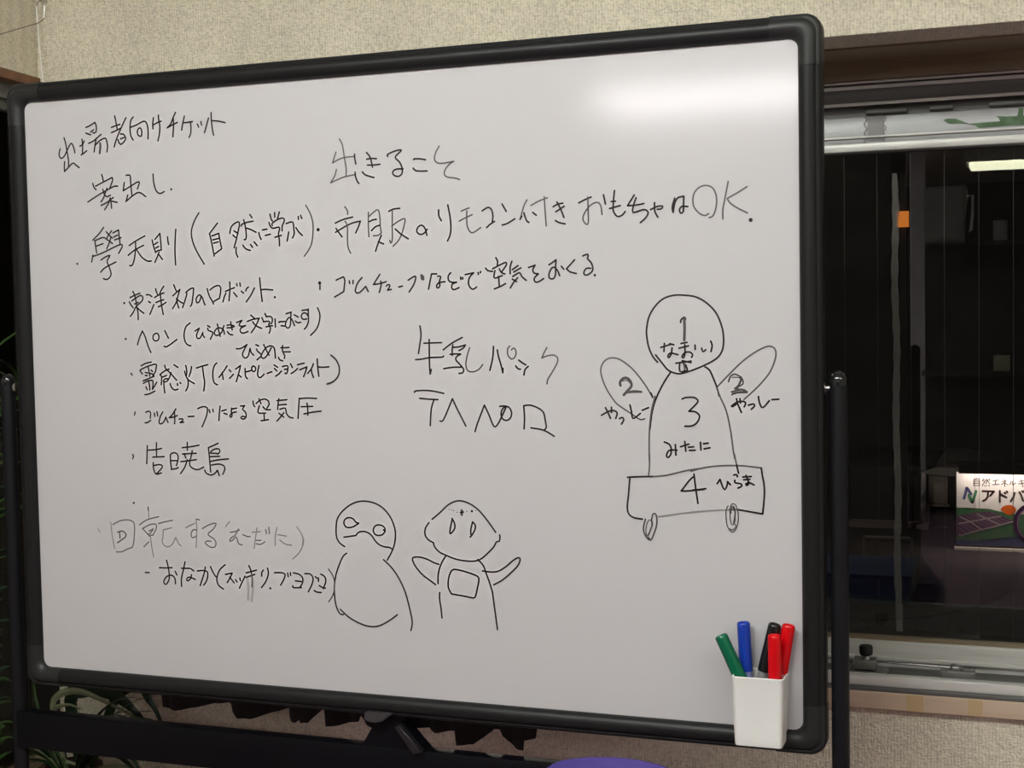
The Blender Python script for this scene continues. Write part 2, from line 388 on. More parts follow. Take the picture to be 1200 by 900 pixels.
# posts, pivots, crossbar, feet
for s in (-1, 1):
    x = 0.6275 if s > 0 else -0.6425
    prof = [(0, 0), (0.0112, 0)] + [(0.0112, 1.19)] + [(0.0112*math.cos(a), 1.19+0.0112*math.sin(a)) for a in (0.3, 0.6, 0.9, 1.2)] + [(0, 1.2012)]
    p_ = obj('post', lathe(bmesh.new(), prof, (x, 0.012, 0.115), (0, 0, 1), 24), M_tube, wb, smooth=True)
    obj('post_cap', lathe(bmesh.new(), [(0.0114, 0)] + [(0.0116*math.cos(a), 0.004+0.0135*math.sin(a)) for a in (0, 0.3, 0.6, 0.9, 1.2)] + [(0, 0.0178)], (x, 0.012, 1.304), (0, 0, 1), 24), mat('glossy_cap', (0.012, 0.012, 0.013), 0.08), p_, smooth=True)
    obj('pivot_bolt', lathe(bmesh.new(), [(0, -0.004), (0.0035, -0.004), (0.0035, 0.006), (0.009, 0.006), (0.009, 0.010), (0, 0.010)], (x - s*0.010, 0.012, 1.300), (-s, 0, 0), 16), mat('dull_chrome', (0.45, 0.45, 0.45), 0.25, metal=1), p_, smooth=True)
    foot = boxobj('foot', (x-0.018, x+0.018, -0.26, 0.27, 0.085, 0.120), M_tube, wb, bev=0.006)
    for yy in (-0.235, 0.245):
        bm = bmesh.new(); lathe(bm, [(0, -0.010), (0.026, -0.010), (0.030, -0.006), (0.030, 0.006), (0.026, 0.010), (0, 0.010)], (x, yy, 0.030), (1, 0, 0), 20)
        box(bm, x-0.015, x+0.015, yy-0.008, yy+0.008, 0.055, 0.086)
        obj('caster', bm, mat('caster_black', (0.02, 0.02, 0.02), 0.5), foot, smooth=True)
bar = boxobj('crossbar', (-0.640, 0.6250, -0.001, 0.022, 0.7345, 0.7925), M_bar, wb, bev=0.0022)
boxobj('lower_crossbar', (-0.640, 0.6250, 0.000, 0.020, 0.30, 0.33), M_bar, wb, bev=0.0022)
# tilt lock in the middle
bm = bmesh.new(); prism(bm, [(-0.040, 0.790), (0.062, 0.790), (0.022, 0.832), (-0.014, 0.832)], 0.0, 0.024)
lk = obj('tilt_lock', bm, M_bar, wb)
bm = bmesh.new(); prism(bm, [(-0.026, 0.8355), (-0.020, 0.8325), (-0.010, 0.8312), (0.000, 0.8330), (0.017, 0.8460), (-0.024, 0.8460)], -0.018, 0.004)
bmesh.ops.bevel(bm, geom=bm.edges[:], offset=0.0015, segments=2, affect='EDGES')
tag(obj('lever', bm, mat('grey_lever', (0.045, 0.042, 0.044), 0.3), lk, smooth=True))
bm = bmesh.new(); prism(bm, [(0.018, 0.826), (0.026, 0.829), (0.060, 0.794), (0.046, 0.790)], -0.012, 0.0)
bmesh.ops.bevel(bm, geom=bm.edges[:], offset=0.001, segments=1, affect='EDGES')
obj('lock_arm', bm, mat('dark_steel_arm', (0.012, 0.011, 0.012), 0.3), lk, smooth=True)
boxobj('lock_hinge', (-0.03, 0.03, 0.002, 0.020, 0.832, 0.850), M_bar, lk)

# ------------------------------------------------------------------ writing and drawings on the panel
INK = {
 'line_one': """n -5118,3761 -5093,3677 -5071,3548 -5052,3433 -5054,3318
n -5193,3600 -5215,3544 -5210,3480 -5172,3458 -5124,3488 -5067,3574 -5009,3659 -4978,3664 -4950,3605 -4930,3528
n -5120,3404 -5131,3335 -5129,3258* -5070,3306 -4974,3375 -4929,3350 -4862,3302
n -4796,3720 -4788,3621 -4796,3497
n -4837,3621 -4787,3640 -4757,3693
n -4820,3490 -4769,3512 -4717,3545
n -4718,3892 -4653,3910 -4553,3955* -4532,3897 -4543,3809 -4597,3802
n -4637,3817 -4580,3847
n -4722,3807 -4636,3777
n -4679,3653 -4586,3685 -4454,3772
n -4539,3720 -4566,3621 -4585,3521
n -4558,3621 -4472,3685 -4380,3711 -4359,3672 -4344,3596 -4358,3508
t -4474,3641 -4472,3590 -4487,3497
n -4202,4026 -4183,3937 -4165,3836
n -4264,3863 -4185,3885 -4113,3898
n -4267,3786 -4181,3812 -4097,3844
n -4006,3986 -4081,3868 -4177,3699 -4227,3576
n -4156,3679 -4142,3634 -4106,3604 -4052,3639 -4021,3690 -4056,3748 -4108,3757
n -4111,3685 -4050,3701
n -3878,3990 -3921,3946 -3940,3835 -3930,3722 -3892,3657
n -3925,3846 -3827,3871 -3700,3917 -3649,3885 -3628,3778 -3633,3657
n -3767,3702 -3806,3727 -3813,3789 -3770,3827 -3739,3785 -3745,3704
n -3529,3958 -3544,3872 -3542,3798
n -3525,3858 -3458,3885 -3399,3898
n -3443,3989 -3440,3915 -3424,3827 -3438,3704 -3465,3619
n -3150,4010 -3194,3936 -3240,3847 -3298,3797* -3212,3833 -3124,3864
n -3191,3936 -3191,3813 -3206,3660
n -3002,3946 -3030,3852 -3055,3749
n -3026,3854 -2951,3853 -2867,3860
n -2900,3850 -2896,3758 -2906,3685 -2932,3637
n -2787,3818 -2767,3774
n -2728,3851 -2716,3801
n -2598,3892 -2630,3802 -2672,3689
n -2553,3968 -2550,3846 -2540,3736 -2521,3643
n -2543,3852 -2437,3839 -2325,3810""",
 'line_two': """n -4467,3180 -4453,3141 -4440,3084
n -4630,3055 -4607,2991 -4573,2961
n -4580,3012 -4428,3071 -4283,3126* -4274,3088 -4326,2977
n -4727,2783 -4543,2874 -4357,2954 -4242,2996 -4190,2993
n -4379,2973 -4412,2906 -4446,2831 -4493,2776
n -4451,2958 -4435,2894 -4392,2848 -4323,2866
n -4495,2722 -4395,2759 -4272,2830
n -4325,2826 -4366,2739 -4433,2656
n -4332,2820 -4313,2737 -4308,2673
n -4319,2781 -4207,2755
n -4034,3145 -3967,3142 -3960,3048 -3944,2834
n -4072,3041 -4092,2922* -3981,2973 -3844,3036 -3807,3028 -3845,2936
n -4015,2856 -4052,2761* -3941,2834 -3820,2884 -3704,2817
n -3566,3140 -3557,3003 -3517,2889 -3452,2851 -3385,2877
d -3263,2904""",
 'line_three': """d -4955,1867
n -4463,2395 -4534,2315 -4661,2212
n -4615,2206 -4492,2244 -4439,2236
n -4627,2204 -4612,2102 -4600,2019
n -4603,2120 -4480,2154
n -4420,2330 -4354,2264 -4310,2231
n -4321,2339 -4384,2272 -4416,2222
n -4424,2222 -4357,2182 -4313,2149
n -4340,2238 -4373,2157 -4418,2076
n -4299,2307 -4200,2347* -4189,2239 -4181,2138
n -4287,2245 -4218,2272
n -4273,2202 -4159,2232
n -4670,1989 -4694,1888
n -4670,1970 -4501,2015 -4193,2126 -4141,2105 -4210,2002
n -4528,1911 -4442,1956 -4362,1977 -4398,1930 -4418,1879 -4380,1789 -4357,1687 -4425,1619 -4497,1634
n -4538,1730 -4464,1792 -4263,1875
n -4021,2110 -3891,2179 -3740,2242
n -4042,1967 -3926,2041 -3768,2105
n -3907,2154 -3911,2053 -3939,1903 -3980,1816 -4022,1815
n -3896,2053 -3811,1937 -3709,1871 -3643,1872
n -3617,2179 -3598,2093 -3564,1992
n -3568,2186 -3480,2270* -3470,2151 -3464,2026
n -3582,2111 -3522,2141
n -3562,2057 -3510,2080
n -3564,1998 -3527,2018 -3464,2026
n -3505,1996 -3537,1929 -3580,1848
n -3507,1959 -3450,1888
n -3350,2216 -3345,2147 -3335,2103
n -3205,2319 -3220,2180 -3231,1994 -3226,1801
n -2806,2542 -2885,2428 -2941,2282 -2924,2133 -2857,1982 -2741,1799
n -2500,2382 -2640,2234
n -2636,2233 -2602,2085 -2570,1911
n -2599,2201 -2483,2234* -2466,2129 -2441,2012* -2557,1942
n -2586,2143 -2486,2161
n -2574,2096 -2495,2112
n -2299,2227 -2275,2318 -2217,2365 -2153,2387 -2136,2350 -2165,2241 -2196,2132 -2235,2017
n -2228,2261 -2165,2222
n -2248,2201 -2209,2167
n -2106,2324 -2098,2348 -2006,2375 -1911,2386
n -2064,2414 -2037,2297 -2029,2175 -2042,2129 -2063,2133
n -2030,2294 -1954,2270 -1868,2227
n -1961,2483 -1927,2436
n -2200,2022 -2205,1949 -2179,1884
n -2089,2051 -2046,1999 -1970,1972
n -1963,2057 -1931,2016
n -1903,2091 -1856,2037
n -1823,2222 -1810,2167 -1788,2124
n -1762,2256 -1689,2266
n -1717,2178 -1636,2191
n -1634,2475 -1616,2402 -1596,2377
n -1558,2494 -1557,2430
n -1482,2499 -1512,2410
n -1652,2357 -1633,2306 -1592,2274 -1496,2286 -1486,2252 -1505,2192 -1494,2108 -1493,2023
n -1598,2311 -1604,2341 -1520,2392 -1430,2413 -1404,2375 -1440,2305 -1445,2232
n -1562,2146 -1458,2169
n -1378,2332 -1274,2349 -1257,2255 -1252,2183 -1281,2127
n -1340,2210 -1367,2085
n -1222,2269 -1183,2211 -1124,2157
n -1180,2423 -1178,2384
n -1143,2437 -1124,2392
g -1057,2577 -986,2449 -950,2292 -970,2077 -1021,1959 -1101,1863
D -871,2227""",
 'heading': """g -504,3469 -462,3388 -434,3205 -411,3047 -419,2944
g -564,3291 -594,3214 -620,3144* -528,3186 -428,3210 -274,3216
n -276,3246 -275,3187 -261,3112
g -563,3050 -590,2967 -657,2870* -558,2907 -447,2941 -276,2966
n -275,2996 -271,2942 -245,2872 -219,2841
n -93,3260 -45,3203 -20,3124 -6,3055
n -92,3167 -24,3175 57,3167
n -83,3086 17,3083 109,3088
n -163,2997 -117,2953 12,2910
n 230,3188 225,3213 323,3251 420,3267 430,3250 342,3172 405,3101 440,3022 438,2945 389,2908 325,2921 296,2962 327,2999 392,3010 456,3004
n 619,3123 624,3133 725,3127 793,3111
n 607,3008 642,2973 721,2962 814,2959
g 1000,3285 948,3206 925,3121 955,3067 1038,3051 1206,3068* 1142,3033 1078,2960 1066,2903 1107,2863 1221,2843 1288,2820""",
 'line_four': """g -448,2530 -409,2477 -405,2422
n -600,2309 -471,2355 -329,2381
n -600,2180 -443,2258 -326,2301 -211,2320* -243,2243 -288,2162
n -591,2235 -546,2171 -501,2114
g -449,2327 -415,2263 -418,2042 -405,1945 -373,1882
g -85,2436 -90,2265 -86,2100
g -76,2381 -9,2433 65,2464 88,2354 92,2230 105,2148* 59,2115 -17,2111
n -73,2308 -19,2330 34,2335
n -43,2183 16,2233 78,2251
n 104,2113 56,2012 11,1897
n 57,2026 135,1993
n 226,2437 295,2465 393,2471
g 279,2441 274,2251 269,2046 245,1999 231,2041
g 266,2233 366,2295 464,2328 455,2244 414,2123 359,2029 279,1957
n 318,2192 406,2116 510,2051
n 795,2170 757,2124 697,2102 639,2142 663,2209 722,2227 766,2178 790,2089
n 971,2426 973,2345 1008,2279
n 1108,2487 1141,2298 1145,2150 1128,2070 1093,2001
g 1303,2396 1361,2416 1417,2434
g 1271,2262 1359,2302 1461,2341
g 1383,2395 1383,2208 1420,2120 1470,2100 1580,2163
n 1606,2386 1693,2429 1742,2393 1759,2300 1749,2240
n 1666,2160 1717,2202 1782,2239
n 1893,2464 1951,2365
n 1891,2186 1959,2202 2071,2261
g 2248,2504 2202,2425 2145,2249
n 2145,2253 2171,2292
n 2200,2335 2220,2273 2240,2226 2270,2205
g 2300,2427 2413,2481 2531,2519
g 2490,2533 2497,2373 2511,2150
n 2326,2334 2374,2297
n 2612,2397 2675,2430 2747,2438
n 2646,2330 2716,2370 2764,2398
n 2665,2457 2715,2363 2758,2251
n 2640,2216 2685,2189 2774,2166
n 2966,2433 3046,2469 3135,2501
g 3090,2505 3092,2348 3093,2179 3068,2148 3021,2208 3036,2285 3113,2385 3208,2430 3262,2392 3280,2269
n 3304,2522 3329,2402
n 3453,2570 3434,2397 3435,2307 3488,2234 3555,2251 3592,2294
n 3408,2431 3464,2432
n 3385,2342 3528,2374
n 3717,2501 3626,2368* 3739,2371 3844,2386
n 3741,2464 3699,2349 3698,2279 3771,2292 3851,2309 3899,2271 3866,2203 3793,2143
n 3931,2305 4027,2343 4094,2340 4067,2306 4019,2305
n 3985,2391 3987,2283 4026,2204
n 4251,2436 4221,2350 4217,2296 4228,2257
n 4228,2257 4250,2372 4290,2439 4369,2455* 4363,2321 4359,2260 4327,2242 4309,2285 4344,2329 4419,2323
g 4687,2223 4640,2199 4562,2236 4493,2331 4495,2468 4566,2556 4660,2579 4745,2540 4790,2424 4781,2288 4741,2190 4694,2172
g 4941,2614 4898,2404 4870,2269 4869,2147
g 5179,2539 5075,2479 4928,2403* 4959,2348 5058,2276 5182,2210
D 5221,2121""",
 'bullet_five': """D -869,1480
n -866,1471 -867,1389""",
 'line_five': """n -610,1513 -548,1537 -497,1556* -474,1507 -495,1352* -569,1313 -639,1278
n -405,1498 -399,1460
n -345,1501 -349,1458
n -207,1538 -277,1463 -316,1361 -288,1326 -238,1340 -153,1415* -116,1344
n 67,1576 8,1495 -33,1438* 64,1449 160,1472
n 79,1483 84,1429 53,1327
n 164,1414 197,1433 218,1413 181,1356* 238,1364
n 351,1395 407,1406
n 496,1485 584,1533 611,1524 581,1430 506,1324
t 695,1547 701,1500
t 718,1530 722,1492
n 923,1560 847,1562* 825,1474 797,1355
n 938,1528 983,1523 961,1458 967,1395 935,1368 916,1396 954,1440 1043,1450
n 1130,1569 1093,1530 1098,1467 1145,1439 1213,1440* 1151,1416 1143,1360 1177,1340 1248,1366
n 1275,1507 1277,1478
n 1305,1500 1304,1481
n 1341,1539 1465,1560* 1403,1497 1388,1410 1427,1347 1467,1344 1504,1368
n 1530,1562 1534,1537
n 1566,1574 1562,1558
n 1790,1753 1815,1703 1808,1660
n 1640,1618 1673,1583 1739,1572
n 1740,1606 1841,1653 1934,1687 1936,1650 1906,1608 1872,1565
n 1773,1581 1758,1507 1777,1481 1877,1512
n 1837,1603 1865,1553 1915,1533
n 1824,1505 1832,1375
n 1761,1337 1848,1368 1922,1404
n 2018,1699 1992,1622 1991,1534
n 2022,1587 2104,1639
n 2042,1555 2144,1607
n 2026,1496 2124,1545 2154,1493 2217,1440
n 2020,1460 2080,1427
n 2096,1477 2037,1416 1989,1344
n 2252,1609 2345,1637* 2312,1579 2329,1534 2389,1521* 2334,1471 2333,1426 2369,1411 2417,1430 2462,1457
n 2540,1638 2583,1662 2640,1700* 2632,1616 2630,1526 2615,1470 2579,1448 2537,1472 2545,1539 2581,1595 2623,1599 2664,1547 2686,1490
n 2712,1613 2745,1573
n 2896,1692 2783,1578* 2829,1537 2917,1512
n 3009,1739 3079,1761 3079,1720 3072,1703 3124,1646 3144,1579 3134,1534 3075,1491 3028,1493 3023,1532 3059,1576 3117,1574
d 3170,1483""",
 'line_six': """d -4139,1260
n -3982,1431 -3953,1376 -3931,1280 -3927,1228
n -4035,1340 -3947,1375 -3858,1402
n -4050,1277 -4021,1229 -3985,1189
n -4006,1290 -3923,1338 -3847,1368 -3811,1341 -3825,1289 -3889,1237
n -3958,1244 -3891,1267
n -3889,1237 -3941,1196 -3988,1118 -4040,1064
n -3928,1212 -3904,1122 -3904,1011
n -3922,1196 -3868,1148 -3801,1104
n -3748,1376 -3698,1375 -3652,1346
n -3714,1276 -3680,1257
n -3623,1227 -3663,1149 -3696,1087
n -3584,1462 -3573,1420 -3550,1372
n -3441,1495 -3486,1439 -3513,1392
n -3607,1332 -3526,1372 -3441,1398
n -3585,1258 -3517,1281 -3448,1297
n -3544,1194 -3470,1224 -3413,1258
n -3506,1392 -3498,1293 -3483,1177 -3465,1081
n -3269,1512 -3247,1459 -3224,1412
n -3291,1351 -3231,1397 -3166,1442
n -3166,1442 -3202,1349 -3236,1256 -3300,1164
n -3228,1313 -3218,1245 -3196,1172
n -3216,1297 -3175,1265 -3127,1242
n -3067,1393 -3049,1377 -3083,1284 -3129,1176
n -3067,1393 -3005,1438 -2944,1458 -2933,1437 -2956,1292 -2973,1220 -2995,1194
n -2891,1260 -2895,1301 -2857,1347 -2815,1351 -2823,1289 -2861,1241 -2891,1249
n -2815,1346 -2787,1309 -2770,1257 -2748,1207
n -2704,1442 -2672,1338 -2627,1265 -2604,1218
n -2657,1422 -2590,1465 -2518,1484 -2477,1452 -2486,1365 -2503,1298* -2549,1279 -2603,1252
n -2400,1394 -2324,1423 -2247,1447
n -2324,1530 -2324,1423 -2345,1259
n -2394,1368 -2423,1312 -2445,1246
n -2263,1375 -2210,1316
n -2210,1502 -2202,1471
n -2157,1511 -2150,1465
n -2137,1393 -2099,1364
n -2061,1396 -2050,1427 -2018,1448
n -1919,1434 -1981,1333 -2060,1238
n -1830,1576 -1820,1442 -1798,1240
n -1813,1406 -1746,1410 -1622,1399
d -1591,1295""",
 'line_seven': """d -4134,727
n -3931,639 -3893,740 -3837,841* -3795,764 -3748,625 -3700,523
n -3601,806 -3646,781 -3655,725 -3619,693 -3567,705 -3551,755 -3571,800 -3601,806
n -3448,842 -3389,732
n -3467,612 -3431,603 -3356,640 -3243,710
n -3009,949 -3083,894 -3119,782 -3105,681 -3064,631 -3009,614
n -2930,830 -2856,871* -2888,814 -2908,763 -2891,723 -2849,726 -2817,772 -2798,808* -2799,772 -2773,735
n -2716,907 -2675,884
n -2712,869 -2707,838 -2636,811 -2635,780 -2675,708
n -2549,925 -2534,841 -2507,748
n -2442,901 -2481,809 -2542,764 -2590,769 -2606,806 -2569,857 -2503,871 -2450,840 -2437,778
n -2389,906 -2335,912 -2271,894
n -2390,870 -2325,871 -2271,887
n -2328,956 -2318,900 -2305,838
n -2386,816 -2352,777 -2299,766
n -2228,944 -2139,974* -2175,933 -2188,903 -2148,887 -2083,898* -2166,857 -2168,810 -2127,789 -2044,812
n -1992,1046 -1933,1001
n -2051,957 -1957,986 -1852,1000
n -1857,1000 -1913,894 -1992,795
n -1964,951 -1913,894 -1821,854
n -1757,1065 -1735,1019
n -1811,1007 -1792,969
n -1759,1065 -1741,1024
n -1735,1019 -1677,1025 -1641,992 -1651,931 -1669,916
n -1789,948 -1725,954 -1685,947 -1704,906
n -1745,876 -1641,890
n -1698,906 -1676,850 -1698,784
n -1597,986 -1595,869
n -1535,934 -1529,944 -1443,948
n -1502,888 -1439,882
n -1417,1057 -1336,1078* -1344,997 -1353,896 -1389,851 -1434,887 -1414,958 -1367,1003 -1322,967 -1285,885
n -1286,1039 -1221,1007
n -1272,951 -1232,925 -1184,934
n -1159,1100 -1057,1108
n -1062,1118 -1062,1003 -1062,942 -1092,873 -1130,835
n -1089,978 -1146,974 -1175,1015 -1149,1059 -1098,1059 -1065,1018
n -912,1131 -878,1040 -893,930 -941,830 -1033,746""",
 'small_word': """n -2246,567 -2170,570 -2068,625* -2117,549 -2149,477 -2109,431 -2056,456 -2019,568* -2001,507 -1962,471
n -1922,621 -1876,603
n -1912,557 -1896,526 -1844,485 -1845,455 -1911,404
n -1794,622 -1761,556 -1711,469
n -1673,576 -1716,505 -1776,434 -1823,429 -1839,465 -1796,536 -1731,591 -1667,601 -1622,565 -1609,428
n -1518,574 -1449,574 -1385,578
n -1488,604 -1490,523 -1458,462 -1465,422
n -1473,515 -1364,514
n -1559,437 -1540,402 -1491,389""",
 'line_eight': """n -4059,216 -4042,188
n -3880,325 -3798,361 -3698,380
n -3901,261 -3896,246 -3860,203
n -3895,265 -3762,319 -3625,350 -3613,319 -3635,234 -3681,176
n -3756,309 -3741,224 -3730,171
n -3809,226 -3766,219
n -3811,184 -3774,180
n -3708,261 -3681,240
n -3723,213 -3680,203
n -3851,103 -3757,134 -3656,171
n -3849,64 -3783,97 -3695,113
n -3758,92 -3742,34 -3740,-35
n -3683,103 -3679,55 -3694,-19
n -3616,82 -3655,24 -3694,-24
n -3805,13 -3785,-29
n -3828,-104 -3753,-93 -3652,-50
n -3465,331 -3454,286 -3371,213 -3271,113
n -3556,192 -3480,244 -3393,276
n -3550,192 -3527,160 -3537,45
n -3521,155 -3440,181
n -3364,225 -3398,139 -3455,87 -3498,97
n -3498,97 -3472,129 -3423,134
n -3492,97 -3489,3 -3480,-76
n -3305,338 -3240,298
n -3383,61 -3360,3 -3306,-34 -3251,-20
n -3257,61 -3255,34
n -3211,76 -3199,64
n -3105,327 -3090,233 -3104,170
n -3126,244 -3110,181 -3069,118 -2968,61
n -3008,311 -3022,243 -3056,165
n -3081,139 -3071,76 -3086,3 -3118,-44
n -2924,290 -2833,315 -2730,338
n -2821,310 -2807,180 -2793,76 -2811,-43
n -2578,362 -2617,329 -2647,245 -2650,143 -2626,68 -2578,45
n -2408,319 -2464,245 -2548,152
n -2491,226 -2488,180 -2479,124
n -2373,263 -2347,235
n -2371,138 -2305,198
n -2266,272 -2185,323* -2203,253 -2232,170 -2261,91
n -2221,189 -2179,156
n -2110,279 -2109,198 -2100,156 -2074,133
n -2103,230 -2039,244 -2002,255
n -1973,317 -2000,294 -1997,253 -1966,234 -1938,257 -1942,299 -1973,317
n -1879,321 -1902,234 -1904,179 -1874,147 -1836,165 -1799,199
n -1748,208 -1672,233
n -1633,330 -1577,295
n -1627,279 -1589,242
n -1612,169 -1559,201 -1516,242
n -1497,305 -1429,318 -1409,300 -1422,227 -1443,201 -1458,213
n -1467,265 -1420,271
n -1367,345 -1337,290
n -1360,206 -1313,231 -1255,276
n -1254,331 -1146,353
n -1222,258 -1106,299* -1123,244 -1161,161
n -1001,343 -1036,271 -1094,208
n -1036,262 -1027,208 -1004,149
n -938,411 -933,298 -919,167
n -928,298 -852,293 -756,299
n -721,464 -647,405 -599,315 -592,234 -624,153 -696,90 -788,58""",
 'line_nine': """n -4010,-363 -4022,-406
n -3822,-367 -3777,-349 -3740,-370 -3748,-452
n -3840,-523 -3791,-516 -3740,-484
n -3674,-378 -3668,-426
n -3628,-356 -3616,-420
n -3525,-359 -3571,-426 -3597,-515 -3568,-537 -3515,-507 -3476,-437* -3441,-513
n -3299,-312 -3364,-399 -3417,-443* -3350,-436 -3279,-410
n -3325,-342 -3321,-449 -3327,-531
n -3248,-463 -3189,-458 -3183,-479 -3232,-513* -3169,-508
n -3089,-424 -2991,-418
n -2922,-305 -2834,-276 -2762,-294 -2773,-394 -2812,-482 -2858,-572
n -2731,-319 -2718,-362
n -2669,-312 -2663,-349
n -2545,-268 -2560,-367 -2570,-477
n -2520,-337 -2445,-318
n -2483,-369 -2430,-386
n -2352,-295 -2359,-353 -2348,-404 -2368,-429 -2389,-404 -2330,-360 -2276,-350
n -2353,-307 -2269,-295
n -2202,-263 -2136,-258* -2171,-309 -2123,-352 -2117,-424 -2159,-453 -2203,-436 -2174,-410 -2125,-424
n -1994,-192 -1988,-243 -1967,-271
n -1895,-156 -1864,-228
n -1946,-228 -1879,-178 -1797,-160 -1741,-191 -1734,-241 -1769,-292
n -1890,-256 -1917,-328 -1901,-364 -1795,-363
n -1833,-271 -1786,-313 -1712,-313
n -1820,-364 -1815,-471
n -1869,-472 -1749,-456
n -1570,-155 -1589,-248 -1594,-308
n -1603,-183 -1441,-168
n -1581,-245 -1451,-235
n -1558,-305 -1469,-290 -1455,-361 -1408,-417 -1348,-428
n -1576,-362 -1497,-418
n -1495,-354 -1545,-412 -1612,-476
n -1240,-146 -1255,-288 -1269,-433
n -1240,-153 -1120,-143 -965,-148
n -1212,-267 -1028,-261
n -1119,-217 -1109,-302 -1111,-387
n -1171,-370 -1031,-343 -896,-328""",
 'bullet_ten': """n -4079,-1002 -4062,-1021 -4078,-1062""",
 'line_ten': """n -3815,-864 -3825,-1005 -3835,-1132
n -3805,-930 -3674,-921 -3565,-900
n -3653,-817 -3657,-928 -3657,-1024
n -3727,-1033 -3525,-1022
n -3719,-1115 -3719,-1197 -3678,-1285 -3582,-1265
n -3709,-1159 -3612,-1142 -3561,-1164 -3589,-1209 -3670,-1282
n -3417,-998 -3417,-1101 -3404,-1212
n -3417,-990 -3364,-960 -3296,-981 -3285,-1055 -3319,-1151
n -3403,-1079 -3299,-1077
n -3399,-1205 -3338,-1200 -3286,-1180
n -3207,-884 -3053,-866 -2919,-842
n -3119,-804 -3123,-919
n -3207,-979 -3090,-970 -2971,-963
n -3176,-971 -3152,-1037
n -3038,-925 -3067,-1036
n -3240,-1091 -3128,-1078 -2971,-1056
n -3128,-1059 -3174,-1170 -3251,-1268
n -3080,-1051 -3088,-1139 -3030,-1189 -2945,-1202 -2851,-1163
n -2595,-808 -2663,-838 -2762,-876* -2752,-986 -2743,-1117 -2735,-1234
n -2725,-934 -2656,-897 -2581,-895 -2574,-939 -2608,-969
n -2731,-956 -2600,-961
n -2732,-1007 -2576,-1000
n -2742,-1081 -2603,-1053 -2427,-1035
n -2715,-1131 -2588,-1114 -2505,-1142 -2499,-1200 -2534,-1262
n -2835,-1207 -2812,-1251 -2728,-1278 -2660,-1247 -2621,-1205* -2590,-1282""",
 'faded': """d -4085,-1729
f -4740,-2143 -4706,-2195
f -4507,-2036 -4492,-2224 -4455,-2435
m -4471,-2069 -4340,-2008 -4198,-1988 -4110,-2015 -4086,-2089 -4103,-2285 -4134,-2399
m -4427,-2482 -4323,-2475 -4232,-2433 -4134,-2399
k -4392,-2183 -4311,-2160 -4250,-2193 -4252,-2246 -4398,-2342
k -4356,-2186 -4351,-2272
k -3834,-1784 -3831,-1841
f -3831,-1841 -3827,-1960
m -3997,-2056 -3862,-1976 -3651,-1921
m -3946,-2106 -3870,-2179 -3819,-2226
m -3937,-2106 -3812,-2046 -3707,-2038 -3706,-2105 -3766,-2205
m -3861,-2183 -3818,-2184 -3763,-2122
m -3834,-2147 -3754,-2107
m -3827,-2214 -3766,-2197
f -3810,-2229 -3790,-2393 -3764,-2534
m -3930,-2383 -3840,-2305
m -3663,-2026 -3549,-1995 -3413,-1968
f -3431,-2080 -3580,-2116* -3592,-2220 -3604,-2310 -3528,-2367 -3440,-2334 -3367,-2219* -3319,-2314 -3277,-2345
f -3190,-2069 -3068,-2016
f -3188,-2070 -3108,-2029 -3029,-2000
m -3011,-1946 -2997,-1935 -2949,-1947
f -3007,-1946 -3003,-2101 -3022,-2355
m -3003,-2101 -3061,-2094 -3103,-2164 -3075,-2218 -3016,-2186
m -2905,-2072 -2777,-2008 -2670,-1988 -2721,-2074 -2811,-2153 -2707,-2224 -2680,-2290 -2711,-2342 -2788,-2337 -2867,-2281 -2824,-2254 -2766,-2257
f -2439,-1955 -2478,-1990 -2508,-2032
m -2435,-2110 -2358,-2097 -2281,-2071
m -2296,-2058 -2356,-2152 -2418,-2188 -2448,-2228 -2435,-2244 -2384,-2212 -2341,-2173 -2320,-2209 -2306,-2259 -2278,-2283 -2240,-2286
m -2226,-2136 -2151,-2161 -2104,-2159
f -2073,-2097 -1932,-2081
f -1987,-2030 -2020,-2198 -2043,-2331
m -2002,-2213 -1926,-2207
m -2003,-2260 -1938,-2269 -1861,-2228
m -1843,-2050 -1833,-2108
m -1793,-2015 -1783,-2106
f -1659,-2010 -1691,-2152 -1695,-2276
f -1647,-2114 -1505,-2131
f -1618,-2190 -1536,-2245 -1425,-2260
f -1334,-1990 -1264,-2086 -1230,-2200 -1299,-2350 -1413,-2457
f -1264,-2086 -1239,-2167 -1250,-2250""",
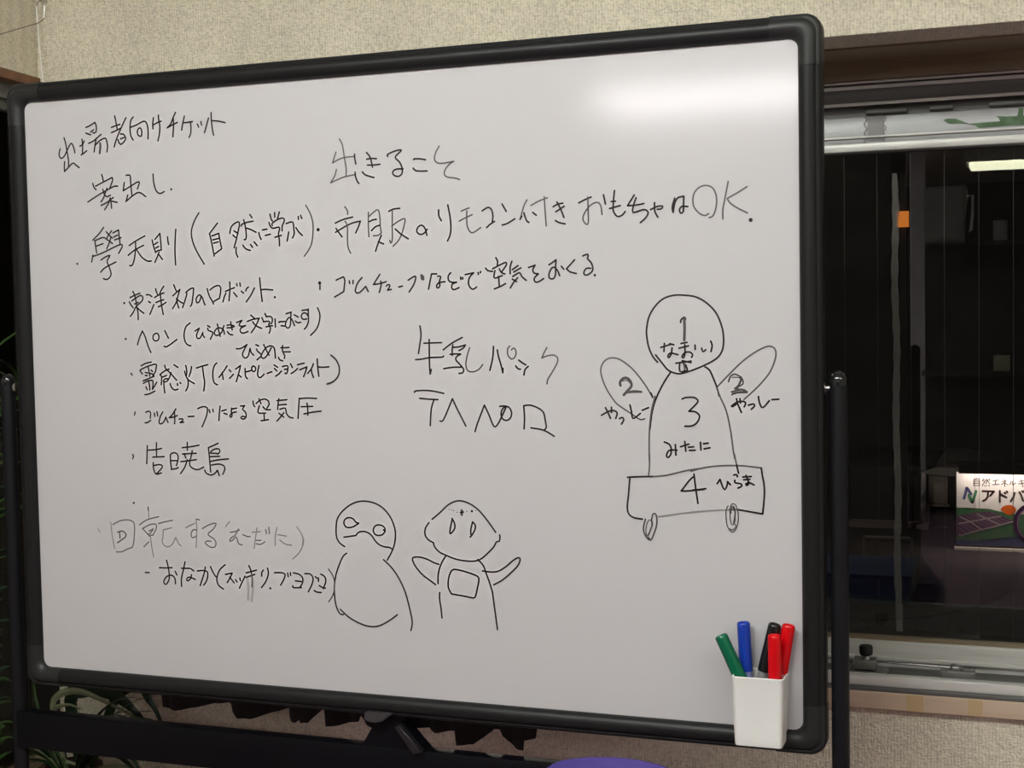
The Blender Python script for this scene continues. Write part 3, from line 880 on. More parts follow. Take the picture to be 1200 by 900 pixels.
 'line_eleven': """n -3920,-2771 -3852,-2770
n -3669,-2687 -3564,-2686 -3448,-2677
n -3542,-2570 -3519,-2652 -3501,-2779 -3512,-2869 -3566,-2934 -3602,-2899 -3554,-2820 -3464,-2790 -3406,-2832 -3397,-2915
n -3395,-2730 -3368,-2783
n -3220,-2581 -3254,-2704 -3291,-2833 -3292,-2948
n -3282,-2677 -3143,-2673
n -3121,-2678 -3075,-2708
n -3116,-2767 -3133,-2825 -3186,-2864 -3200,-2835 -3154,-2803 -3053,-2834
n -3012,-2705 -2917,-2694 -2844,-2710 -2840,-2786 -2871,-2863 -2912,-2910
n -2874,-2642 -2904,-2751 -2971,-2919
n -2786,-2631 -2743,-2718 -2699,-2776
n -2537,-2592 -2633,-2675 -2685,-2804 -2655,-2903 -2577,-2952
n -2535,-2735 -2422,-2710* -2458,-2778 -2510,-2854
n -2466,-2771 -2393,-2851
n -2370,-2803 -2343,-2838
n -2296,-2777 -2287,-2816
n -2206,-2744 -2259,-2834 -2307,-2924
n -2188,-2695 -2096,-2670 -2016,-2647
n -2190,-2762 -2115,-2735 -2045,-2711
n -2140,-2587 -2112,-2644 -2098,-2709
g -2098,-2709 -2091,-2804 -2099,-2899
n -1901,-2642 -1928,-2679 -1930,-2730
n -1831,-2610 -1820,-2689 -1862,-2800 -1939,-2898
d -1794,-2902
n -1718,-2672 -1620,-2665 -1548,-2683 -1566,-2756 -1623,-2846
n -1504,-2667 -1495,-2717
n -1458,-2657 -1456,-2698
n -1409,-2658 -1313,-2676 -1259,-2734 -1272,-2807 -1310,-2859
n -1380,-2772 -1284,-2778
n -1423,-2846 -1416,-2872 -1286,-2865
n -1224,-2661 -1136,-2664 -1093,-2719 -1116,-2813 -1176,-2920
n -1057,-2696 -1034,-2716
n -1010,-2711 -1008,-2758
n -968,-2656 -906,-2688 -892,-2759 -934,-2861
n -997,-2822 -942,-2847 -902,-2853
n -1079,-2897 -1040,-2917 -968,-2920
g -844,-2578 -786,-2654 -754,-2752 -761,-2881 -795,-2968 -852,-3046""",
 'smear': """s -2174,-2771 -2157,-2909 -2168,-3085
s -2083,-2760 -2084,-2920 -2110,-3104""",
 'left_figure': """n -579,-2245 -658,-2193 -703,-2110 -706,-1976 -683,-1854 -606,-1748 -482,-1653 -347,-1599 -214,-1591 -83,-1617 34,-1680 136,-1790 192,-1908 216,-2027 199,-2171 150,-2293 79,-2410
n -586,-2111 -494,-2096 -398,-2080* -359,-2036 -292,-2018 -213,-2031 -147,-2077 -96,-2147 -32,-2198 47,-2223 119,-2228 151,-2245
n -349,-1905 -395,-1892* -434,-1845 -501,-1829 -562,-1856 -583,-1911 -551,-1964 -491,-1971 -430,-1954 -349,-1905
n 59,-1997 33,-1986* 60,-1973 28,-1932 -38,-1916 -97,-1936 -125,-1991 -107,-2045 -55,-2067 18,-2052 55,-2006 59,-1997
n -551,-2339 -610,-2389 -679,-2526 -733,-2677 -758,-2843 -751,-3022 -721,-3140 -673,-3212 -624,-3217
n -672,-3145 -551,-3242 -421,-3309 -275,-3355 -145,-3362 -31,-3330 100,-3256 217,-3172
n 25,-2405 150,-2517 259,-2666 350,-2860 415,-3105 443,-3265 420,-3381""",
 'right_figure': """n 777,-1810 888,-1721 1018,-1606 1130,-1551 1225,-1544 1349,-1582 1473,-1665 1595,-1800 1712,-1956
n 728,-1859 675,-1935 665,-2025 711,-2094 790,-2136* 805,-2190 876,-2261 970,-2301 1112,-2347 1254,-2367 1395,-2364 1490,-2330 1585,-2253 1681,-2154 1721,-2087 1759,-2078 1773,-2034 1769,-1990
n 1074,-1788 1107,-1846 1114,-1920 1057,-1995 1038,-1989 1051,-1907 1077,-1803
n 1376,-1825 1414,-1865 1413,-1923 1372,-1998 1337,-2036
n 1375,-1837 1350,-1926 1348,-1999
e 1035,-1665
e 1075,-1671
e 1103,-1682
e 1150,-1701
e 1297,-1686
d 1371,-1679
e 1431,-1667
t 1222,-1673 1220,-1732
n 1202,-1703 1245,-1695
n 864,-2432 792,-2413 681,-2366 569,-2344 487,-2352 467,-2383 501,-2463 580,-2557 643,-2609
n 970,-2309 904,-2415 867,-2506 849,-2596 846,-2700
n 1510,-2494 1627,-2503 1736,-2488 1845,-2424 1955,-2332 2032,-2289 2059,-2313 2015,-2409 1874,-2544
n 1443,-2340 1520,-2417 1564,-2532 1608,-2647 1652,-2791
n 635,-2606 722,-2661 809,-2717
n 868,-2825 864,-2907 882,-3040 895,-3176
n 1046,-2835 1000,-2752 1003,-2633 1037,-2535 1085,-2493 1204,-2505 1345,-2540 1438,-2575 1453,-2626 1427,-2744 1401,-2841 1369,-2873 1243,-2857 1046,-2835
n 1874,-2544 1780,-2617 1670,-2676
n 1649,-2777 1672,-2966 1712,-3289""",
 'milk': """n 656,854 670,737 648,597 626,478
n 790,666 788,467 788,303 795,192
n 712,617 852,621 973,623
n 581,392 682,400 784,418 975,425 998,440
n 812,256 795,192
n 996,524 1130,616 1280,690
n 1140,592 1128,523 1129,447
n 1148,557 1230,563 1324,588* 1292,545 1229,513
n 1096,463 1177,467 1253,464* 1189,429 1182,383 1237,325 1292,255 1272,208 1222,203
n 999,267 1123,284 1255,287
g 1386,550 1346,440 1325,324 1348,243 1422,222 1510,254 1571,321
n 1731,564 1723,448 1704,353 1673,243
n 1786,516 1801,427 1833,321 1859,210
n 1862,268 1859,210
g 1967,567 1935,531 1936,447 1986,392 2036,420 2054,477 2039,530 2016,538 1988,515
n 2091,378 2141,341 2190,314
n 2045,299 2078,262 2111,257
n 2223,293 2178,252 2160,178
g 2492,542 2453,480 2418,404* 2496,433 2584,442 2638,406 2631,338 2558,214 2496,120 2484,60""",
 'tano': """n 555,-58 565,-40 691,-31 824,-39 991,-71
n 630,-140 765,-151 902,-157
n 841,-162 799,-295 779,-515
n 926,-449 958,-452 997,-399 1117,-144* 1180,-275 1307,-515
n 1440,-590 1476,-482 1535,-342 1584,-229* 1646,-358 1699,-488 1735,-522 1783,-470 1840,-365 1897,-253
n 1806,-245 1870,-239 1943,-261 1975,-339 1950,-408 1894,-434 1839,-409 1822,-340 1851,-270 1898,-244
n 2148,-544 2157,-389 2149,-234* 2236,-225 2344,-259 2424,-318 2449,-420 2462,-523 2429,-557
n 2245,-529 2429,-561 2572,-638""",
 'robot': """n 3998,340 3937,411 3883,533 3857,682 3859,789 3895,937 3980,1070 4092,1162 4229,1199 4366,1196 4515,1169 4649,1091 4768,963 4840,789 4861,644 4850,511 4803,419 4721,353 4586,287 4449,234 4313,194 4230,197 4135,238 4067,316 3972,435
n 4307,850 4314,884 4356,916 4372,889
t 4355,890 4358,783 4352,622
n 4310,580 4386,593
n 4042,531 4180,571
n 4091,582 4083,480
n 4160,577 4214,564
n 4191,523 4179,450 4151,399 4134,416 4165,457 4268,436
n 4282,519 4406,548
n 4358,562 4360,462 4342,395 4318,409 4357,462 4425,468 4459,434 4445,401
n 4491,557 4493,501
n 4577,516 4595,471 4629,497
n 4695,606 4713,552 4698,473
n 4239,326 4369,344 4437,352
n 4321,358 4437,334
n 4290,326 4283,261 4292,221
k 4335,321 4354,261 4343,228
k 4355,321 4375,261
n 4368,301 4388,248
n 4313,214 4388,234
g 3926,-114 3815,65 3665,250 3501,374 3386,400 3295,369 3236,276 3240,164 3302,2 3416,-171 3505,-245 3631,-325 3720,-386 3770,-407 3815,-394
n 3926,-114 3902,-58
t 3496,40 3490,83 3536,133 3593,133 3637,83 3643,28 3598,-22 3539,-84
h 3523,96 3568,108 3618,83 3637,28 3565,-53
k 3545,-86 3571,-59 3661,-49 3782,-46
k 3546,-65 3661,-32 3776,-40
n 3232,-353 3324,-303 3401,-290 3446,-320 3425,-393
n 3288,-253 3323,-321 3354,-393
n 3370,-246 3369,-315
n 3477,-395 3515,-379 3534,-413 3501,-467
n 3620,-214 3638,-294 3650,-375 3675,-387 3759,-324
n 3785,-283 3868,-249
n 4169,212 4093,102 4016,-33 3951,-181 3911,-329 3883,-527
g 4779,29 4908,162 5055,306 5188,413 5333,501 5441,536 5506,506 5523,434 5498,327 5437,197 5329,65 5232,-31 5111,-139
k 4919,89 4944,155 4999,185 5065,155 5089,125 5052,53 4997,-1
h 4969,143 5041,143 5071,113 5016,-1
k 5078,149 5101,107 5101,59 5052,29 5015,-7
h 5065,143 5083,101 5034,11
k 4955,-41 5027,-22 5088,-14 5154,-37
k 4960,-77 5027,-53 5154,-49
h 5003,-7 5088,-5 5136,-19
h 4966,-58 5064,-37 5148,-43
n 4953,-222 5026,-170 5111,-163 5134,-187 5116,-229
n 5020,-128 5032,-188 5079,-302
n 4965,-230 5013,-200
n 5063,-127 5068,-182
n 5170,-209 5231,-193 5248,-217 5206,-261
n 5297,-100 5309,-174 5338,-236 5374,-222 5434,-150
n 5468,-138 5553,-131
n 4619,277 4677,235 4737,101 4772,5 4796,-92
g 4810,-109 4889,-295 4940,-547 4970,-786 4989,-893
g 4765,11 4810,-109
n 4315,-135 4363,-115 4472,-114 4520,-150 4505,-191 4402,-292* 4484,-298 4540,-351 4509,-432 4441,-479 4348,-484
g 3958,-99 3906,-302 3878,-533 3870,-737 3870,-941
n 4074,-693 4136,-719 4163,-773 4155,-854 4120,-893 4100,-869 4135,-800 4238,-796
n 4219,-725 4224,-860
n 4287,-751 4397,-715
n 4343,-682 4355,-807
n 4390,-756 4458,-748
n 4403,-796 4478,-792
n 4547,-689 4553,-787
n 4588,-706 4649,-698
n 4594,-773 4671,-758
n 3574,-1163 3722,-1151 3922,-1144
g 3922,-1144 4081,-1127 4227,-1092 4384,-1053 4589,-1019
n 3605,-1178 3584,-1387 3566,-1545 3580,-1637 3647,-1689 3767,-1706
g 3873,-859 3871,-1015 3858,-1132
n 4458,-1099 4479,-1285 4506,-1478
n 4448,-1138 4396,-1185 4289,-1323* 4381,-1320 4586,-1295
f 3981,-1669 4114,-1645 4299,-1613 4582,-1576
k 3808,-1708 3782,-1800 3785,-1878 3824,-1949 3871,-1980 3905,-1926 3953,-1794 3961,-1689 3942,-1631 3909,-1639 3890,-1718 3900,-1770 3845,-1915
h 3818,-1916 3813,-1825 3841,-1733 3874,-1712 3893,-1770 3859,-1876 3825,-1929
k 3844,-1941 3871,-1977
g 4421,-1065 4546,-1026 4694,-998 4853,-983 4999,-980 5108,-981 5325,-1003
n 5325,-1003 5336,-1087 5359,-1219 5360,-1364 5338,-1587* 5199,-1568 5030,-1543
g 4896,-1549 5006,-1544
f 4415,-1593 4638,-1570 4896,-1549
n 4443,-1306 4543,-1295 4611,-1284
g 4983,-829 5012,-973
n 5012,-973 5035,-1076
n 4759,-1216 4796,-1160* 4826,-1245 4856,-1293 4887,-1231 4894,-1188* 4930,-1227
n 4974,-1101 5010,-1094 5020,-1121
n 4988,-1168 4991,-1198 5070,-1214 5069,-1244 5027,-1266
n 5089,-1123 5198,-1114
n 5101,-1159 5179,-1149
n 5129,-1101 5155,-1164 5161,-1206 5142,-1230 5124,-1213 5173,-1193 5233,-1222
h 4897,-1498 4872,-1548 4870,-1657 4888,-1767 4942,-1835 4991,-1799 5022,-1701 5024,-1592 5000,-1495 4958,-1466 4927,-1510 4920,-1619 4931,-1704 4949,-1742 4980,-1702 4987,-1593 4976,-1508 4945,-1509 4932,-1595
h 4906,-1790 4954,-1803 4997,-1757 4967,-1715
k 4967,-1715 4987,-1593 4963,-1521""",
}

INKS = [M_ink, M_inkk, M_inkg, M_inkf, M_inks, mat('half_faded_ink', (0.155, 0.145, 0.148), 0.45)]
STY = {'n': (0.00235, 0), 'h': (0.0014, 1), 'm': (0.0020, 5), 'g': (0.00205, 2), 'f': (0.00185, 3), 't': (0.0036, 1), 'T': (0.0050, 0), 'k': (0.0021, 1),
       's': (0.0042, 4), 'd': (0.0036, 0), 'D': (0.0052, 0), 'e': (0.0016, 1)}
def smooth_line(P):
    if len(P) < 3: return P
    Q = [P[0]] + P + [P[-1]]; out = []
    for i in range(1, len(Q)-2):
        a, b, c, d = Q[i-1:i+3]
        n = max(2, min(7, int((c-b).length/0.0025)))
        for k in range(n):
            t = k/n
            out.append(0.5*((2*b) + (c-a)*t + (2*a-5*b+4*c-d)*t*t + (3*b-a-3*c+d)*t**3))
    return out + [P[-1]]
def ribbon(bm, P, w_, mi, y):
    """P: 2-D points; a flat pen stroke with round ends"""
    h = w_/2
    if len(P) == 1:
        vs = [bm.verts.new((P[0].x+h*math.cos(a*PI/5), y, P[0].y+h*math.sin(a*PI/5))) for a in range(10)]
        f = bm.faces.new(vs); f.material_index = mi; return
    L, R_ = [], []
    for i, p in enumerate(P):
        d = P[min(i+1, len(P)-1)] - P[max(i-1, 0)]
        if d.length < 1e-7: d = Vector((1, 0))
        d.normalize(); n = Vector((-d.y, d.x))*h
        L.append(bm.verts.new((p.x+n.x, y, p.y+n.y))); R_.append(bm.verts.new((p.x-n.x, y, p.y-n.y)))
    for i in range(len(P)-1):
        f = bm.faces.new([L[i], L[i+1], R_[i+1], R_[i]]); f.material_index = mi
    for p, q, l, r in ((P[0], P[1], L[0], R_[0]), (P[-1], P[-2], R_[-1], L[-1])):
        d = (p-q).normalized(); n = Vector((-d.y, d.x))
        mid = [bm.verts.new((p.x + h*(d.x*math.cos(a)+n.x*math.sin(a)), y, p.y + h*(d.y*math.cos(a)+n.y*math.sin(a)))) for a in (-1.05, -0.5, 0, 0.5, 1.05)]
        f = bm.faces.new([l] + mid + [r]); f.material_index = mi
LBL = {'faded': 'half wiped grey handwriting', 'smear': 'two faint grey smears', 'robot': 'numbered figure on a cart', 'left_figure': 'round headed figure with beak line', 'right_figure': 'figure with raised arms and belly patch',
       'heading': 'heading at top centre'}
for key, txt in INK.items():
    bm = bmesh.new(); k = 0
    for ln in txt.split('\n'):
        q = ln.split(); sty = q.pop(0); w_, mi = STY[sty]
        cur = []; subs = []
        for i, s_ in enumerate(q):
            c = s_.endswith('*'); a, b = s_.rstrip('*').split(',')
            cur.append(Vector((int(a)/10000, int(b)/10000 + ZB)))
            if c and i < len(q)-1: subs.append(cur); cur = [cur[-1].copy()]
        subs.append(cur)
        k += 1
        yy = -0.00035 - 0.000004*k
        if sty in 'dDe': ribbon(bm, [subs[0][0]], w_, mi, yy); continue
        for s_ in subs: ribbon(bm, smooth_line(s_), w_, mi, yy)
    for f in bm.faces:
        if f.normal.y > 0: f.normal_flip()
    me = bpy.data.meshes.new(key); bm.normal_update(); bm.to_mesh(me); bm.free()
    for m in INKS: me.materials.append(m)
    nm = 'drawing' if key in ('robot', 'left_figure', 'right_figure') else ('ink_smear' if key == 'smear' else 'handwriting')
    o = bpy.data.objects.new(nm, me); COL.objects.link(o); o.parent = panel
    if key in LBL: o['label'] = LBL[key]

# ------------------------------------------------------------------ pen cup and markers
M_cup = mat('white_plastic', (0.80, 0.79, 0.77), 0.35)
cup = tag(empty('pen_cup'), 'white plastic pen cup stuck on the lower right corner of the board', 'cup')
def ring(bm, x0, x1, y0, y1, z, r, n=4):
    return [bm.verts.new((x, y, z)) for x, y in rounded(x0, x1, y0, y1, r, n)]
bm = bmesh.new()
X0, X1, Y0, Y1, ZT, ZU = 0.5017, 0.5664, -0.0515, -0.0025, 0.9440, 0.8570
t = 0.0018
R = [ring(bm, X0+0.0035, X1-0.003, Y0+0.001, -0.0135, ZU, 0.005), ring(bm, X0+0.0026, X1-0.0024, Y0+0.0004, -0.0128, ZU+0.002, 0.006),
     ring(bm, X0+0.0022, X1-0.0021, Y0+0.0003, -0.0128, 0.8690, 0.006), ring(bm, X0+0.0020, X1-0.0019, Y0+0.0003, Y1, 0.8720, 0.006),
     ring(bm, X0, X1, Y0, Y1, ZT-0.003, 0.006), ring(bm, X0-0.0004, X1+0.0004, Y0-0.0004, Y1, ZT-0.0010, 0.006), ring(bm, X0+0.0003, X1-0.0003, Y0+0.0003, Y1-0.0003, ZT, 0.006),
     ring(bm, X0+t, X1-t, Y0+t, Y1-t, ZT-0.0006, 0.005), ring(bm, X0+t+0.002, X1-t-0.002, Y0+t+0.001, Y1-t, 0.8745, 0.005)]
for a, b in zip(R, R[1:]):
    for k in range(len(a)): bm.faces.new([a[k], a[(k+1) % len(a)], b[(k+1) % len(b)], b[k]])
bm.faces.new(R[0]); bm.faces.new(R[-1])
obj('cup_body', bm, M_cup, cup, smooth=True)
boxobj('magnet', (0.515, 0.553, -0.0026, -0.0004, 0.872, 0.930), mat('magnet_black', (0.03, 0.03, 0.03), 0.6), cup)

def marker(colname, col, top, bottom, rt, label, recess=True, length=0.125):
    top, bottom = Vector(top), Vector(bottom)
    ax = (top-bottom).normalized()
    base = top - ax*length
    t = tag(empty('marker_pen'), label, 'marker', 'whiteboard markers in the pen cup')
    m = mat('cap_'+colname, col, 0.25, noise=None)
    cl = 0.062
    H = length
    # cap: hollow ended
    prof = [(0, H-0.003), (rt*0.62, H-0.003), (rt*0.68, H-0.0006), (rt*0.84, H), (rt*0.95, H-0.0008), (rt, H-0.003)]
    prof += [(rt*1.0, H-0.03), (rt*1.02, H-0.034), (rt*1.02, H-cl), (rt*0.9, H-cl)]
    obj('cap', lathe(bmesh.new(), prof, base, ax, 28), m, t, smooth=True)
    obj('barrel', lathe(bmesh.new(), [(0, 0), (rt*0.45, 0), (rt*0.6, 0.004), (rt*0.6, H-cl-0.02), (rt*0.93, H-cl-0.012), (rt*0.93, H-cl+0.001)], base, ax, 24), mat('barrel_'+colname, tuple(min(1, c*0.8+0.25) for c in col), 0.35), t, smooth=True)
    return t
mk = [('green', (0.0, 0.115, 0.052), (0.4853, -0.034, 0.9905), (0.507, -0.034, 0.9436), 'marker with a green cap leaning left in the cup'),
      ('blue', (0.008, 0.040, 0.36), (0.5104, -0.014, 1.0045), (0.5135, -0.014, 0.9386), 'marker with a blue cap standing upright in the cup'),
      ('black', (0.008, 0.008, 0.009), (0.5505, -0.014, 1.0045), (0.5349, -0.014, 0.9384), 'marker with a black cap leaning behind the front red one'),
      ('red', (0.62, 0.0, 0.004), (0.5536, -0.0375, 0.9960), (0.5540, -0.0375, 0.9422), 'red capped marker at the front of the cup, the lower one'),
      ('red', (0.62, 0.0, 0.004), (0.5676, -0.0140, 1.0045), (0.5575, -0.0160, 0.9420), 'red capped marker at the right back, the taller one')]
for cn, c, a, b, lb in mk:
    L_ = 0.118 if b[1] > -0.03 else 0.112
    marker(cn, c, a, b, 0.0083, lb, length=L_)

# ------------------------------------------------------------------ cloth hanging behind the board
edge = [(-0.404,0.821),(-0.403,0.805),(-0.382,0.803),(-0.366,0.805),(-0.283,0.82),(-0.277,0.819),(-0.274,0.809),(-0.267,0.8),(-0.244,0.801),(-0.189,0.817),(-0.187,0.803),(-0.184,0.798),(-0.173,0.799),(-0.164,0.805),(-0.163,0.8),(-0.146,0.804),(-0.127,0.823),(-0.122,0.825),(-0.122,0.798),(-0.103,0.8),(-0.071,0.808),(-0.067,0.817),(-0.055,0.805),(-0.0,0.807),(0.023,0.806),(0.04,0.807),(0.044,0.803),(0.053,0.803),(0.08,0.811),(0.089,0.813),(0.09,0.792),(0.111,0.792),(0.125,0.802),(0.139,0.813),(0.149,0.814),(0.155,0.806),(0.178,0.792),(0.191,0.794),(0.192,0.808),(0.207,0.811),(0.21,0.828)]
bm = bmesh.new(); rows = []
pts = []
for (a, b) in zip(edge, edge[1:]):
    n = max(1, int((b[0]-a[0])/0.006))
    for k in range(n): pts.append((a[0]+(b[0]-a[0])*k/n, a[1]+(b[1]-a[1])*k/n))
pts.append(edge[-1])
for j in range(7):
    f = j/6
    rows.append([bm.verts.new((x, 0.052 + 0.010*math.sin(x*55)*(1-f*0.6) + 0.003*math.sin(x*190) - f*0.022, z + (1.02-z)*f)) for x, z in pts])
for a, b in zip(rows, rows[1:]):
    for k in range(len(a)-1): bm.faces.new([a[k], a[k+1], b[k+1], b[k]])
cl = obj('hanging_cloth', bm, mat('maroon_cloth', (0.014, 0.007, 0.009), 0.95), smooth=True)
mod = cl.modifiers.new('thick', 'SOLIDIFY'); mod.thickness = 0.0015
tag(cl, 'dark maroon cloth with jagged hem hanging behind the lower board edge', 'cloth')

# ------------------------------------------------------------------ hook and cord, top left
HOOK_LOOP = [(-0.8168,0.332,1.951),(-0.8171,0.332,1.9646),(-0.8150,0.332,1.9704),(-0.8093,0.332,1.9729),(-0.8038,0.332,1.9709),(-0.8004,0.332,1.9645),(-0.8004,0.332,1.953),(-0.8014,0.332,1.9415)]
HOOK_STEM = [(-0.8093,0.332,1.9729),(-0.8093,0.341,1.9750),(-0.8093,0.352,1.9755)]
HOOK_CORD = [(-0.8171,0.3315,1.9646),(-0.8162,0.331,1.94),(-0.8127,0.331,1.88),(-0.8081,0.331,1.8278),(-0.804,0.331,1.62),(-0.802,0.331,1.30)]
HOOK_STRING = [(-0.8014,0.3318,1.9415),(-0.8065,0.3318,1.9375),(-0.8140,0.3300,1.9335),(-0.8125,0.278,1.9145),(-0.8107,0.225,1.895),(-0.792,0.10,1.850)]
hk = tag(empty('wall_hook'), 'thin white cord on a steel loop hook high in the left corner', 'hook')
obj('loop', tube(bmesh.new(), HOOK_LOOP, 0.0014, 8), mat('dull_chrome', (0.45, 0.45, 0.45), 0.25, metal=1), hk, smooth=True)
obj('hook_stem', tube(bmesh.new(), HOOK_STEM, 0.0022, 8), M_chrome, hk, smooth=True)
obj('cord', tube(bmesh.new(), HOOK_CORD, 0.0012, 8), mat('white_cord', (0.85, 0.83, 0.78), 0.6), hk, smooth=True)
obj('tie_string', tube(bmesh.new(), HOOK_STRING, 0.0010, 6), mat('brown_string', (0.22, 0.17, 0.13), 0.8), hk, smooth=True)

# ------------------------------------------------------------------ plants at the left
def leaf(bm, base, az, length, width, up, droop, mi=0, n=9, twist=0.0):
    """arching strap leaf"""
    base = Vector(base); dx, dy = math.cos(az), math.sin(az)
    side = Vector((-dy, dx, 0)); prev = None
    p = base.copy(); ang = up
    for i in range(n+1):
        f = i/n
        w_ = width*(0.55+0.9*f if f < 0.4 else 0.91*(1-((f-0.4)/0.6)**2.2)+0.0)
        d = Vector((dx*math.cos(ang), dy*math.cos(ang), math.sin(ang)))
        nrm = d.cross(side).normalized()
        a = bm.verts.new(p - side*w_/2 + nrm*(-w_*0.18)); c = bm.verts.new(p.copy()); b = bm.verts.new(p + side*w_/2 + nrm*(-w_*0.18))
        if prev:
            for q in ([prev[0], prev[1], c, a], [prev[1], prev[2], b, c]):
                fa = bm.faces.new(q); fa.material_index = mi
        prev = (a, c, b)
        p = p + d*(length/n); ang -= droop/n*(0.6+0.8*f)
M_lf = mat('leaf_green', (0.020, 0.052, 0.009), 0.5, noise=((25, 25, 25), (0.036, 0.08, 0.016), 0.4, 0.7))
M_ld = mat('leaf_dark', (0.012, 0.030, 0.012), 0.4)
M_lv = mat('leaf_pale_edge', (0.20, 0.22, 0.12), 0.5)
M_pot = mat('brown_pot', (0.10, 0.055, 0.04), 0.7)
def plant(name, label, cx, cy, zpot, rpot, hpot, leaves, stand=True, mats=None):
    t = tag(empty(name), label, 'plant')
    obj('pot', lathe(bmesh.new(), [(0, 0), (rpot*0.75, 0), (rpot, hpot-0.012), (rpot*1.06, hpot-0.012), (rpot*1.06, hpot), (rpot*0.92, hpot), (rpot*0.9, hpot-0.015), (0, hpot-0.015)], (cx, cy, zpot), (0, 0, 1), 24), M_pot, t, smooth=True)
    for (bx, by, bz, az, L_, W_, up, dr, mi) in leaves:
        bm = bmesh.new(); leaf(bm, (cx+bx, cy+by, zpot+hpot-0.02+bz), az, L_, W_, up, dr)
        m = mats[mi]
        obj('leaf', bm, m, t, smooth=True)
    return t
rnd = random.Random(3)
# low stand for the pots
stn = tag(empty('plant_stand'), 'low dark wooden plant stand in the left corner', 'stand')
boxobj('shelf_board', (-0.765, -0.34, 0.125, 0.325, 0.515, 0.535), M_woodd, stn, bev=0.002)
for x in (-0.755, -0.36):
    for y in (0.14, 0.31): boxobj('leg', (x-0.010, x+0.010, y-0.010, y+0.010, 0, 0.515), M_woodd, stn)
lv = []
for k in range(46):
    az = rnd.choice([0, PI]) + rnd.uniform(-0.38, 0.30); lv.append((0.012*math.cos(az), 0.012*math.sin(az), 0, az, rnd.uniform(0.18, 0.30) if math.cos(az) > 0 else rnd.uniform(0.10, 0.16), rnd.uniform(0.010, 0.017), rnd.uniform(0.9, 1.45), rnd.uniform(1.4, 2.8), rnd.choice([0, 1, 1, 1, 2])))
spd = plant('spider_plant', 'spider plant with arching pale edged leaves seen below the board', -0.700, 0.205, 0.535, 0.050, 0.10, lv, mats=[M_lf, M_ld, M_lv])
def path_leaf(parent, pts, w_, m):
    bm = bmesh.new(); prev = None
    P = [Vector(p) for p in pts]
    Q = []
    for i in range(len(P)-1):
        a_, b_, c_, d_ = P[max(i-1, 0)], P[i], P[i+1], P[min(i+2, len(P)-1)]
        for k in range(3):
            t = k/3; Q.append(0.5*((2*b_) + (c_-a_)*t + (2*a_-5*b_+4*c_-d_)*t*t + (3*b_-a_-3*c_+d_)*t**3))
    Q.append(P[-1])
    n = len(Q)-1
    for i, p in enumerate(Q):
        f = i/n; h = w_/2*(0.45+0.55*math.sin(PI*min(1, f*1.15+0.1)))*(1 if f < 0.9 else 0.6)
        d = (Q[min(i+1, n)]-Q[max(i-1, 0)]).normalized()
        s_ = d.cross(Vector((0, -1, 0))).normalized()
        a = bm.verts.new(p + s_*h + Vector((0, 0.003, 0))); c = bm.verts.new(p); b = bm.verts.new(p - s_*h + Vector((0, 0.003, 0)))
        if prev:
            bm.faces.new([prev[0], prev[1], c, a]); bm.faces.new([prev[1], prev[2], b, c])
        prev = (a, c, b)
    obj('leaf', bm, m, parent, smooth=True)
path_leaf(spd, [(-0.712,0.205,0.63),(-0.722,0.2,0.68),(-0.733,0.2,0.738),(-0.718,0.2,0.758),(-0.697,0.2,0.766),(-0.67,0.2,0.767),(-0.636,0.2,0.758),(-0.593,0.2,0.743),(-0.56,0.2,0.729),(-0.518,0.2,0.711)], 0.0125, M_lv)
path_leaf(spd, [(-0.708,0.20,0.63),(-0.728,0.195,0.70),(-0.726,0.195,0.732),(-0.712,0.195,0.741),(-0.690,0.195,0.744),(-0.67,0.195,0.738)], 0.009, M_lv)
path_leaf(spd, [(-0.705,0.20,0.63),(-0.745,0.19,0.70),(-0.757,0.19,0.74),(-0.764,0.19,0.785)], 0.011, M_lf)
path_leaf(spd, [(-0.700,0.205,0.62),(-0.73,0.2,0.638),(-0.702,0.2,0.641),(-0.674,0.2,0.636)], 0.012, M_lv)
path_leaf(spd, [(-0.69,0.21,0.62),(-0.65,0.21,0.63),(-0.61,0.21,0.639),(-0.565,0.21,0.637),(-0.54,0.21,0.629)], 0.012, M_lv)
path_leaf(spd, [(-0.70,0.225,0.63),(-0.715,0.225,0.74),(-0.693,0.23,0.762),(-0.649,0.23,0.764),(-0.609,0.23,0.748),(-0.581,0.23,0.727),(-0.561,0.23,0.702)], 0.030, M_ld)
path_leaf(spd, [(-0.69,0.245,0.62),(-0.64,0.245,0.74),(-0.593,0.25,0.775),(-0.573,0.25,0.751),(-0.557,0.25,0.729),(-0.544,0.25,0.700)], 0.020, M_ld)
lv = []
for k in range(10):
    az = rnd.uniform(-0.35, 0.35); lv.append((0, 0, 0, az, rnd.uniform(0.12, 0.19), rnd.uniform(0.03, 0.04), rnd.uniform(0.9, 1.3), rnd.uniform(1.4, 2.2), 1))
plant('dark_leaf_plant', 'potted plant with broad nearly black leaves beside the spider plant', -0.42, 0.235, 0.535, 0.045, 0.08, lv, mats=[M_lf, M_ld, M_lv])
